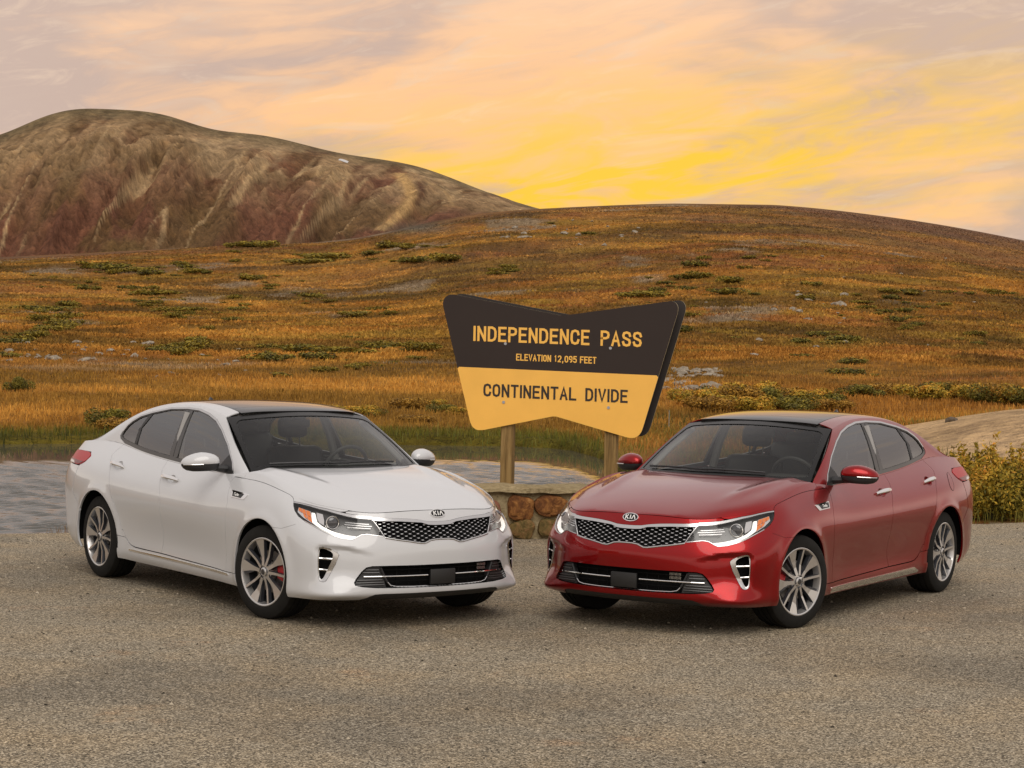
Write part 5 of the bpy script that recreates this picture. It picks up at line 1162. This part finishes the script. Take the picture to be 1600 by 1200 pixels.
for i in range(nx):
    for j in range(ny):
        x=WL*i/(nx-1);y=-.005+.70*j/(ny-1); e=(fbm(np.array(x*5),np.array(y*5),3)-.5); V.append((x,y-(.05*e if j==0 else 0),WH-.012+.06*e-(.02 if j in(0,ny-1) else 0)))
for i in range(nx):
    e=(fbm(np.array(i*.6),np.array(3.),2)-.5); V.append((WL*i/(nx-1),-.012+.02*e,WH-.065+.03*e))
F=[(i*ny+j,(i+1)*ny+j,(i+1)*ny+j+1,i*ny+j+1) for i in range(nx-1) for j in range(ny-1)]+[(nx*ny+i,nx*ny+i+1,(i+1)*ny,i*ny) for i in range(nx-1)]
mb.add(V,F).build('wall_cap',M['mortar'],wall)
def stone_mesh(w,h,seed):
    r=np.random.RandomState(seed); k=18; ang=np.linspace(0,2*math.pi,k,endpoint=False)
    e=2.3+r.rand()*1.6; rad=(np.abs(np.cos(ang))**e+np.abs(np.sin(ang))**e)**(-1/e)*(1+.16*np.convolve(np.tile(r.randn(k),3),[.25,.5,.25],'same')[k:2*k])
    V=[];rings=[(1,0.03),(1.0,-.022),(.95,-.047),(.80,-.060),(.45,-.066)]
    for q,(s_,d) in enumerate(rings):
        for a,rr in zip(ang,rad): V.append((w/2*rr*s_*math.cos(a),d+ (r.randn()*.007 if q>1 else r.randn()*.004),h/2*rr*s_*math.sin(a)))
    V.append((0,-.067+r.randn()*.008,0)); n=len(rings)
    F=[(i*k+j,i*k+(j+1)%k,(i+1)*k+(j+1)%k,(i+1)*k+j) for i in range(n-1) for j in range(k)]+[((n-1)*k+j,(n-1)*k+(j+1)%k,n*k) for j in range(k)]
    me=MB().add(V,F).mesh('stone',STN[seed%3],sharp=42); return me
rr=np.random.RandomState(5)
fixed=[(1.535,.305,.325,.245,1),(1.885,.30,.265,.265,3),(2.215,.335,.32,.20,0),(1.66,.095,.21,.185,4),(1.91,.10,.27,.19,5),(1.21,.33,.26,.19,6),(2.24,.11,.30,.19,8),(1.40,.09,.25,.17,9)]
def put(x,z,w,h,sd):
    o=link('stone',stone_mesh(w,h,sd),wall); o.location=(x,.055,z); o.rotation_euler=(0,(rr.rand()-.5)*.16,0)
for q in fixed: put(*q)
x=.13; i=10
for z,h0,lo,hi in ((.325,.26,.10,1.02),(.105,.19,.08,1.22),(.325,.26,2.44,4.5),(.105,.19,2.46,4.5)):
    x=lo
    while x<hi:
        w=.22+rr.rand()*.14; 
        if x+w>hi+.1: break
        put(x+w/2,z+(rr.rand()-.5)*.02,w,h0*(.85+.2*rr.rand()),i); i+=1; x+=w+.045
# ------------------------------------------------------------------ plants, rocks, small things
def leafmat(name,cols,rough=.65):
    m=mat(name,cols[1],rough,spec=.2); g=G(m); at=g.n('ShaderNodeAttribute'); at.attribute_name='tone'
    c=g.ramp(at.outputs['Fac'],[(i/(len(cols)-1),q) for i,q in enumerate(cols)]); g.base(c); g.b.inputs['Subsurface Weight'].default_value=0
    return m
def set_tone(me,t):
    a=me.attributes.new('tone','FLOAT','POINT'); a.data.foreach_set('value',np.asarray(t,np.float32))
def ground(x,y): return height(np.asarray(x,float),np.asarray(y,float))
def at_px(px,py,r0=24.,r1=428.):
    """where the view ray through a photo point meets the land (used once, to read positions off the photograph)"""
    cr,sr=math.cos(ROLL),math.sin(ROLL); u,v=px-800,py-600; a=(cr*u+sr*v)/FPX; b=-(-sr*u+cr*v)/FPX
    d=np.array([a,math.cos(PITCH)-b*math.sin(PITCH),math.sin(PITCH)+b*math.cos(PITCH)])
    t=np.geomspace(r0,r1,900); P=np.outer(t,d)+[0,0,CAM_H]; h=ground(P[:,0],P[:,1]); k=np.where(P[:,2]<=h)[0]
    return P[k[0]] if len(k) else None
def blades(N,X,Y,Zz,h,w,lean,rs,seg=1):
    """N grass blades as thin triangles pairs"""
    a=rs.rand(N)*2*math.pi; dx,dy=np.cos(a)*w/2,np.sin(a)*w/2; la=rs.rand(N)*2*math.pi; lx,ly=np.cos(la)*lean*h,np.sin(la)*lean*h
    z0=Zz-.02
    V=np.stack([np.stack([X-dx,Y-dy,z0],1),np.stack([X+dx,Y+dy,z0],1),np.stack([X+lx*.35+dx*.6,Y+ly*.35+dy*.6,Zz+h*.6],1),np.stack([X+lx*.35-dx*.6,Y+ly*.35-dy*.6,Zz+h*.6],1),np.stack([X+lx,Y+ly,Zz+h*np.sqrt(np.clip(1-lean**2,.2,1))],1)],1).reshape(-1,3)
    i=np.arange(N)[:,None]*5; F=np.concatenate([i+np.array([[0,1,2]]),i+np.array([[0,2,3]]),i+np.array([[3,2,4]])],0); return V,F
rs_=np.random.RandomState(11)
def tintmat(name):
    m=mat(name,(.3,.2,.1),.8,spec=.1); g=G(m); a=g.n('ShaderNodeAttribute'); a.attribute_name='tint'; g.base(a.outputs['Color']); return m
G_TINT=tintmat('meadow_grass_blades')
G_GOLD=leafmat('golden_grass',[(.090,.050,.012),(.22,.105,.022),(.36,.185,.042),(.46,.28,.09)]); G_GREEN=leafmat('bank_grass',[(.022,.026,.005),(.060,.066,.010),(.11,.115,.016),(.22,.18,.035)])
# meadow grass between the pond and the hill foot
def meadow(name,N,r0,r1,hh,ww,m,filt,azm=R_(15.2),tones=(0,1)):
    az=(rs_.rand(N)*2-1)*azm; r=r0*(r1/r0)**rs_.rand(N); X=r*np.sin(az);Y=r*np.cos(az); k=filt(X,Y,r,az); X,Y,r,az=X[k],Y[k],r[k],az[k]
    cl=fbm(X*.55+3,Y*.55,3); Zz=ground(X,Y); k=Zz>POND_Z-.02; X,Y,r,cl,Zz=X[k],Y[k],r[k],cl[k],Zz[k]; n=len(X)
    h=hh*(.45+1.1*cl)*(.6+.8*rs_.rand(n)); w=ww*(r/50)*(.7+.6*rs_.rand(n)); V,F=blades(n,X,Y,Zz,h,w,.15+.5*rs_.rand(n),rs_)
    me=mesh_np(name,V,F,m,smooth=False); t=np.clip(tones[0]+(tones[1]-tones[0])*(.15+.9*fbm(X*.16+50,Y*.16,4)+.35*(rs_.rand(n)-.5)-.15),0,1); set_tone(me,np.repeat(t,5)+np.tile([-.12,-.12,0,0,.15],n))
    if m is G_TINT:
        al=albedo(X,Y,Zz)*(.88+.45*rs_.rand(n))[:,None]*(1+.7*(fbm(X*.45+8,Y*.45,4)-.45))[:,None]; al=np.clip(al,.01,.8); cc=np.repeat(np.concatenate([al,np.ones((n,1))],1),5,0); q=me.color_attributes.new('tint','FLOAT_COLOR','POINT'); q.data.foreach_set('color',cc.astype(np.float32).ravel())
    o=link(name,me); return o
tag(meadow('meadow_grass',120000,47,150,.15,.026,G_TINT,lambda X,Y,r,az:(r>FARB(az)+.9)&(sandm(r,az)<.08)),'dry golden grass covering the meadow beyond the pond','grass',kind='stuff')
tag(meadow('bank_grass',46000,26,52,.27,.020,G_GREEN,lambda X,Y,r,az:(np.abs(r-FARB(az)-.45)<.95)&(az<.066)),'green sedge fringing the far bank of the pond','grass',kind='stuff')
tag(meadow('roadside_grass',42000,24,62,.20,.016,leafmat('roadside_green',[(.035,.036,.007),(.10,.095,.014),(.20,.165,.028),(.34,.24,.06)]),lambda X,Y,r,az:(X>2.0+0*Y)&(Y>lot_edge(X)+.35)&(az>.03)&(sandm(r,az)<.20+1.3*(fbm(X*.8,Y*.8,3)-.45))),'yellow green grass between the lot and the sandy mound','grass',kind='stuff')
# rougher bunches over the slope, and loose chips on the paving
tag(meadow('hillside_grass',160000,120,404,.17,.06,G_TINT,lambda X,Y,r,az:r>110),'coarse golden bunch grass covering the hill slope','grass',kind='stuff')
def pebbles(n):
    X=-6+13*rs_.rand(n);Y=9.5+ (lot_edge(X)-9.7)*rs_.rand(n)**.8; k=Y<lot_edge(X)-.1; X,Y=X[k],Y[k]; n=len(X); s=(.004+.012*rs_.rand(n)**4)
    B=np.array([(1,0,0),(0,1,0),(-1,0,0),(0,-1,0),(0,0,.75)]); a=rs_.rand(n)*6.28; ca,sa=np.cos(a),np.sin(a); st=.7+.6*rs_.rand(n)
    bx=B[None,:,0]*st[:,None]; by=np.repeat(B[None,:,1],n,0); V=np.stack([X[:,None]+s[:,None]*(bx*ca[:,None]-by*sa[:,None]),Y[:,None]+s[:,None]*(bx*sa[:,None]+by*ca[:,None]),np.repeat(B[None,:,2],n,0)*s[:,None]+.0005],-1).reshape(-1,3)
    i=np.arange(n)[:,None]*5; F=np.concatenate([i+np.array([[q,(q+1)%4,4]]) for q in range(4)],0)
    m=mat('loose_chips',(.3,.26,.2),.9,spec=.1); g=G(m); at=g.n('ShaderNodeAttribute'); at.attribute_name='tone'; g.base(g.ramp(at.outputs['Fac'],[(0,(.03,.026,.02)),(.45,(.22,.18,.13)),(.8,(.33,.28,.205)),(1,(.42,.36,.27))]))
    me=mesh_np('loose_gravel',V,F,m,smooth=False); set_tone(me,np.repeat(rs_.rand(n),5)); return link('loose_gravel',me)
tag(pebbles(11000),'loose stone chips lying on the paved lot','gravel',kind='stuff')
# leafy shrubs
def shrub_mesh(name,n,seed,stems=True,flat=1.0,leaf=.045,droop=.0,mats=None):
    r=np.random.RandomState(seed); k=9+seed%4; cen=[]
    for i in range(k):
        a=r.rand()*2*math.pi; q=r.rand()**.6*.62; cen.append((q*math.cos(a),q*math.sin(a),(.30+.42*r.rand())*flat,.20+.16*r.rand()))
    cen=np.array(cen); c=cen[r.randint(k,size=n)]; d=r.randn(n,3); d/=np.linalg.norm(d,axis=1)[:,None]; rad=c[:,3]*(.55+.5*r.rand(n)**.5)
    P=c[:,:3]+d*rad[:,None]*[1,1,.95*flat]; P[:,2]=np.abs(P[:,2])
    if n>8000:                                                        # loose shoots standing out of the crown
        q=n//4; sp=r.randint(q,n,size=70); w=r.randint(70,size=q); up=np.stack([r.randn(70)*.28,r.randn(70)*.28,.6+.5*r.rand(70)],1); tt=r.rand(q); P[:q]=P[sp[w]]+up[w]*(tt*.34)[:,None]+r.randn(q,3)*.018
    nrm=d+r.randn(n,3)*.7; nrm/=np.linalg.norm(nrm,axis=1)[:,None]; t=np.cross(nrm,r.randn(n,3)); t/=np.linalg.norm(t,axis=1)[:,None]; b=np.cross(nrm,t)
    L_=leaf*(.6+.9*r.rand(n))[:,None]; Wd=L_*.45
    V=np.stack([P-t*L_,P+b*Wd,P+t*L_,P-b*Wd],1).reshape(-1,3); i=np.arange(n)[:,None]*4; F=np.concatenate([i+np.array([[0,1,2]]),i+np.array([[0,2,3]])],0)
    tone=np.clip(.5+.28*r.randn(n)*.6+.35*(vnoise(P[:,0]*4+seed,P[:,1]*4+P[:,2]*3)-.5)*1.6+.12*(P[:,2]-.4),0,1)
    me=mesh_np(name,V,F,mats,smooth=False); set_tone(me,np.repeat(tone,4)); return me
SH_A=leafmat('willow_leaves_gold',[(.055,.050,.007),(.16,.125,.014),(.33,.22,.022),(.52,.29,.032),(.56,.23,.03)]); SH_B=leafmat('willow_leaves_olive',[(.035,.030,.006),(.095,.080,.012),(.18,.145,.018),(.30,.22,.028)]); SH_C=leafmat('willow_leaves_amber',[(.07,.038,.008),(.20,.10,.014),(.36,.19,.025),(.48,.26,.04)]); SH_D=leafmat('low_willow_yellow',[(.045,.035,.007),(.125,.094,.011),(.24,.172,.018),(.39,.27,.03)])
STEM=mat('shrub_stem',(.06,.045,.03),.9)
def stems(seed,n=16,h=.7):
    r=np.random.RandomState(seed); mb=MB()
    for i in range(n):
        a=r.rand()*6.28; q=r.rand()*.15; e=.25+.45*r.rand(); p0=np.array([q*math.cos(a),q*math.sin(a),-.05]); p1=np.array([e*math.cos(a),e*math.sin(a),h*(.6+.5*r.rand())]); mb.tube([p0,(p0+p1)/2+[0,0,.05],p1],[.012,.008,.003],4,cap=False)
    return mb.mesh('stem',STEM)
LV=[shrub_mesh('foliage',12000,s,leaf=.026,mats=SH_A) for s in (1,2,3)]; ST=[stems(s) for s in (1,2,3)]
LVB=[shrub_mesh('foliage',4200,s,leaf=.042,flat=.8,mats=m_) for s,m_ in ((4,SH_A),(5,SH_B),(6,SH_C))]
def shrub(x,y,sx,sz,k,name='willow_shrub',lab=None,group=None,leaf=None,zoff=0):
    leaf=leaf or LV
    o=empty(name,(x,y,float(ground(x,y))+zoff-.03),random.random()*6.28); o.scale=(sx,sx,sz)
    link('foliage',leaf[k%len(leaf)],o); link('stem',ST[k%3],o); tag(o,lab,'shrub',group); return o
near=[(5.95,25.3,.95,1.0),(6.7,25.8,.85,1.05),(7.5,26.4,.9,.95),(5.2,25.1,.75,.8),(6.3,26.9,.95,1.1),(7.2,27.6,.9,1.0),(5.5,27.2,.8,1.0),(8.2,27.3,.8,.85),(4.6,25.6,.6,.6),(7.9,28.9,.85,.8),(6.6,29.2,.8,.85)]
for i,(x,y,sx,sz) in enumerate(near): shrub(x,y,sx,sz,i,lab='yellow green willow shrub behind the red car, '+['second row, leftmost','third of the front row','rightmost of the front row','second of the front row','in the middle of the second row','fourth of the second row','farther back on the left','right end of the second row','leftmost and smallest of the front row','rearmost on the right','rearmost on the left'][i],group='willow shrubs behind the red car')
ORD=['first','second','third','fourth','fifth','sixth','seventh','eighth','ninth','tenth','eleventh','twelfth']
row=[(1092,634,1.5,.9),(1125,632,1.5,1.0),(1150,634,1.6,1.05),(1178,630,1.7,1.1),(1205,634,1.6,1.0),(1230,632,1.6,.95),(1258,634,1.6,.9),(1285,636,1.5,.8),(1110,640,1.4,.7),(1170,641,1.5,.75),(1240,641,1.5,.7),(1300,640,1.2,.6)]
for i,(px,py,sx,sz) in enumerate(row):
    p=at_px(px,py+3)
    if p is not None: shrub(p[0],p[1],sx*.8,sz*.95,i,lab='amber willow shrub in the stream thicket, '+ORD[i if i<8 else i-8]+' from the left '+('in its upper row' if i<8 else 'in its lower row'),group='willow thicket by the stream',leaf=LVB)
row2=[(1345,622,1.3,.6),(1370,620,1.4,.6),(1440,628,1.5,.75),(1468,626,1.6,.85),(1495,627,1.6,.85),(1520,630,1.4,.8),(1545,633,1.4,.9),(1570,634,1.5,.9),(1592,636,1.5,.9),(1610,637,1.5,.9)]
for i,(px,py,sx,sz) in enumerate(row2):
    p=at_px(px,py-2,52)
    if p is not None: shrub(p[0],p[1],sx*.85,sz*1.1,i+1,lab='olive willow shrub beyond the sandy mound, '+ORD[i]+' from the left',group='shrubs beyond the sandy mound',leaf=LVB)
row3=[(552,645,1.3,.32),(580,646,.9,.25),(640,634,1.1,.36),(668,633,1.0,.3),(690,640,.9,.28),(650,655,1.0,.22),(720,644,.7,.25),(168,662,1.1,.5),(188,672,1.0,.4)]
for i,(px,py,sx,sz) in enumerate(row3):
    p=at_px(px,py+4,46)
    if p is not None: shrub(p[0],p[1],sx*.75,sz*1.3,i,lab='low green willow bush on the meadow, '+['left of the white car roof end','beside the white car roof end','third of the middle patch','second of the middle patch','right of the middle patch by the sign','lowest of the middle patch','tucked beside the left sign edge','upper one behind the white car trunk','lower one behind the white car trunk'][i],group='green bushes on the meadow',leaf=LVB)
p=at_px(28,612,50); o=shrub(p[0],p[1],.62,.72,1,lab='round dark bush alone on the meadow at far left',leaf=[LVB[1]])
# low willow cushions over the hillside
CU=[shrub_mesh('willow_cushion',900,20+s,leaf=.065,flat=.6,mats=m_) for s,m_ in enumerate((SH_D,SH_D,SH_B,SH_D))]
reg=[((0,330),(412,560),120,(.6,1.7)),((330,700),(430,590),58,(.6,1.7)),((330,700),(386,412),26,(1.0,2.2)),((1000,1120),(430,565),26,(.6,1.6)),((1120,1400),(440,600),18,(.6,1.6)),((1250,1600),(455,540),30,(.9,2.0)),((740,860),(415,440),8,(.8,1.8)),((860,1240),(350,420),8,(1.,1.8))]
rc=np.random.RandomState(21); nC=0
for (x0,x1),(y0,y1),n,(s0,s1) in reg:
    for i in range(n):
        px=x0+(x1-x0)*rc.rand(); py=y0+(y1-y0)*rc.rand()
        for _t in range(6):
            if fbm(np.array(px*.014+5),np.array(py*.045+2),3)>.53: break
            px=x0+(x1-x0)*rc.rand(); py=y0+(y1-y0)*rc.rand()
        p=at_px(px,py,70)
        if p is None: continue
        d=math.hypot(p[0],p[1]); s_=(s0*.7+(s1*1.15-s0*.7)*rc.rand()**2.4)*min(1.6,.45+d/300)
        o=link('willow_cushion',CU[rc.randint(4)]); o.location=(p[0],p[1],float(ground(p[0],p[1]))-.06*s_); o.rotation_euler=(0,0,rc.rand()*6.28); o.scale=(s_*(1+1.2*rc.rand()**2),s_,s_*(.48+.35*rc.rand()))
        tag(o,'low olive willow clump spread across the golden hillside','shrub','low willow clumps on the hillside'); nC+=1
# tufts scattered as stuff between them: small bunches too many to count
# rocks
def rock_mesh(seed):
    r=np.random.RandomState(seed); bm=bmesh.new(); bmesh.ops.create_icosphere(bm,subdivisions=2,radius=.5)
    for v in bm.verts:
        p=v.co; f=1+.5*(float(vnoise(np.array(p.x*2.2+seed),np.array(p.y*2.2+p.z*1.7)))-.5)+.12*r.randn(); v.co=Vector((p.x*f,p.y*f*.9,p.z*f*.62))
    me=bpy.data.meshes.new('rock'); bm.to_mesh(me); bm.free(); me.materials.append(ROCK); return me
def rockmat():
    m=mat('pale_granite',(.35,.31,.26),.9,spec=.15); g=G(m); n=g.noise(3,6,.7); g.base(g.ramp(n,[(.3,(.10,.082,.06)),(.52,(.27,.225,.17)),(.75,(.46,.40,.31))])); g.normal(g.bump(n,.7,.1)); return m
ROCK=rockmat(); RK=[rock_mesh(s) for s in range(5)]
rreg=[((0,240),(535,565),60,(.18,.75),'pale lichened rock in the scatter on the left meadow','rocks on the left meadow',50),((1030,1130),(578,612),60,(.22,.75),'grey rock in the rubble heap right of the sign','rocks in the heap right of the sign',50),((780,900),(352,372),14,(.5,1.3),'pale boulder on the upper slope of the hill','boulders high on the hill',150),((1240,1330),(455,500),12,(.4,1.1),'pale boulder on the upper slope of the hill','boulders high on the hill',120),((880,1000),(340,385),12,(.5,1.3),'pale boulder on the upper slope of the hill','boulders high on the hill',150),((240,480),(545,590),26,(.15,.5),'pale lichened rock in the scatter on the left meadow','rocks on the left meadow',50),((1100,1600),(400,560),26,(.3,.8),'pale boulder on the upper slope of the hill','boulders high on the hill',100)]
for (x0,x1),(y0,y1),n,(s0,s1),lab,grp,rmin in rreg:
    for i in range(n):
        p=at_px(x0+(x1-x0)*rc.rand(),y0+(y1-y0)*rc.rand(),rmin)
        if p is None: continue
        s_=s0+(s1-s0)*rc.rand()**2; o=link('rock',RK[rc.randint(5)]); o.location=(p[0],p[1],float(ground(p[0],p[1]))+.06*s_); o.rotation_euler=((rc.rand()-.5)*.5,(rc.rand()-.5)*.5,rc.rand()*6.28); o.scale=(s_*(.8+.7*rc.rand()),s_*.9,s_*(.55+.45*rc.rand())); tag(o,lab,'rock',grp)
p=at_px(1486,659,30); o=link('rock',RK[2].copy()); o.data.materials[0]=mat('dark_rock',(.10,.075,.05),.9); o.location=(p[0],p[1],p[2]+.03); o.scale=(.30,.26,.26); tag(o,'dark brown boulder sitting on the sandy mound','rock')
# thin marker stake and snow patch
p=at_px(1045,672,26); mb=MB(); mb.tube([(0,0,-.1),(0,0,.52)],.012,6); o=mb.build('marker_stake',mat('stake_grey',(.25,.22,.17),.7)); o.location=p; tag(o,'thin grey stake standing in the grass left of the red car','stake')
p=at_px(536,253,800,1495)
V=[];n=14
for i in range(n+1):
    for j in range(3): 
        x=p[0]-3.2+6.4*i/n; y=p[1]-1+5*j; V.append((x,y,float(ground(x,y))+.25*math.sin(math.pi*i/n)))
o=MB().add(V,[(i*3+j,i*3+3+j,i*3+4+j,i*3+1+j) for i in range(n) for j in range(2)]).build('snow_patch',mat('old_snow',(.50,.48,.46),.6)); tag(o,'small white snow patch high on the far mountain','snow')
# a few weeds at the lot edge on the left
for i,(px,py) in enumerate(((70,834),(82,833),(92,832),(108,830),(115,829))):
    rw=np.random.RandomState(60+i); n=5 if i<3 else 8; hh=.09 if i<3 else .15; X=rw.randn(n)*.03;Y=rw.randn(n)*.03
    V,F=blades(n,X,Y,np.zeros(n),hh*(.5+.7*rw.rand(n)),np.full(n,.005),.2+.5*rw.rand(n),rw); me=mesh_np('weed',V,F,G_GOLD,smooth=False); set_tone(me,np.full(len(V),.15))
    c_=(px-800)/FPX; t=20.0+.14*i; o=link('weed',me); o.location=(c_*t-.02,float(lot_edge(np.array(c_*t)))-.04,-.01); tag(o,'small dry weed at the left edge of the lot by the water','weed','weeds at the lot edge')
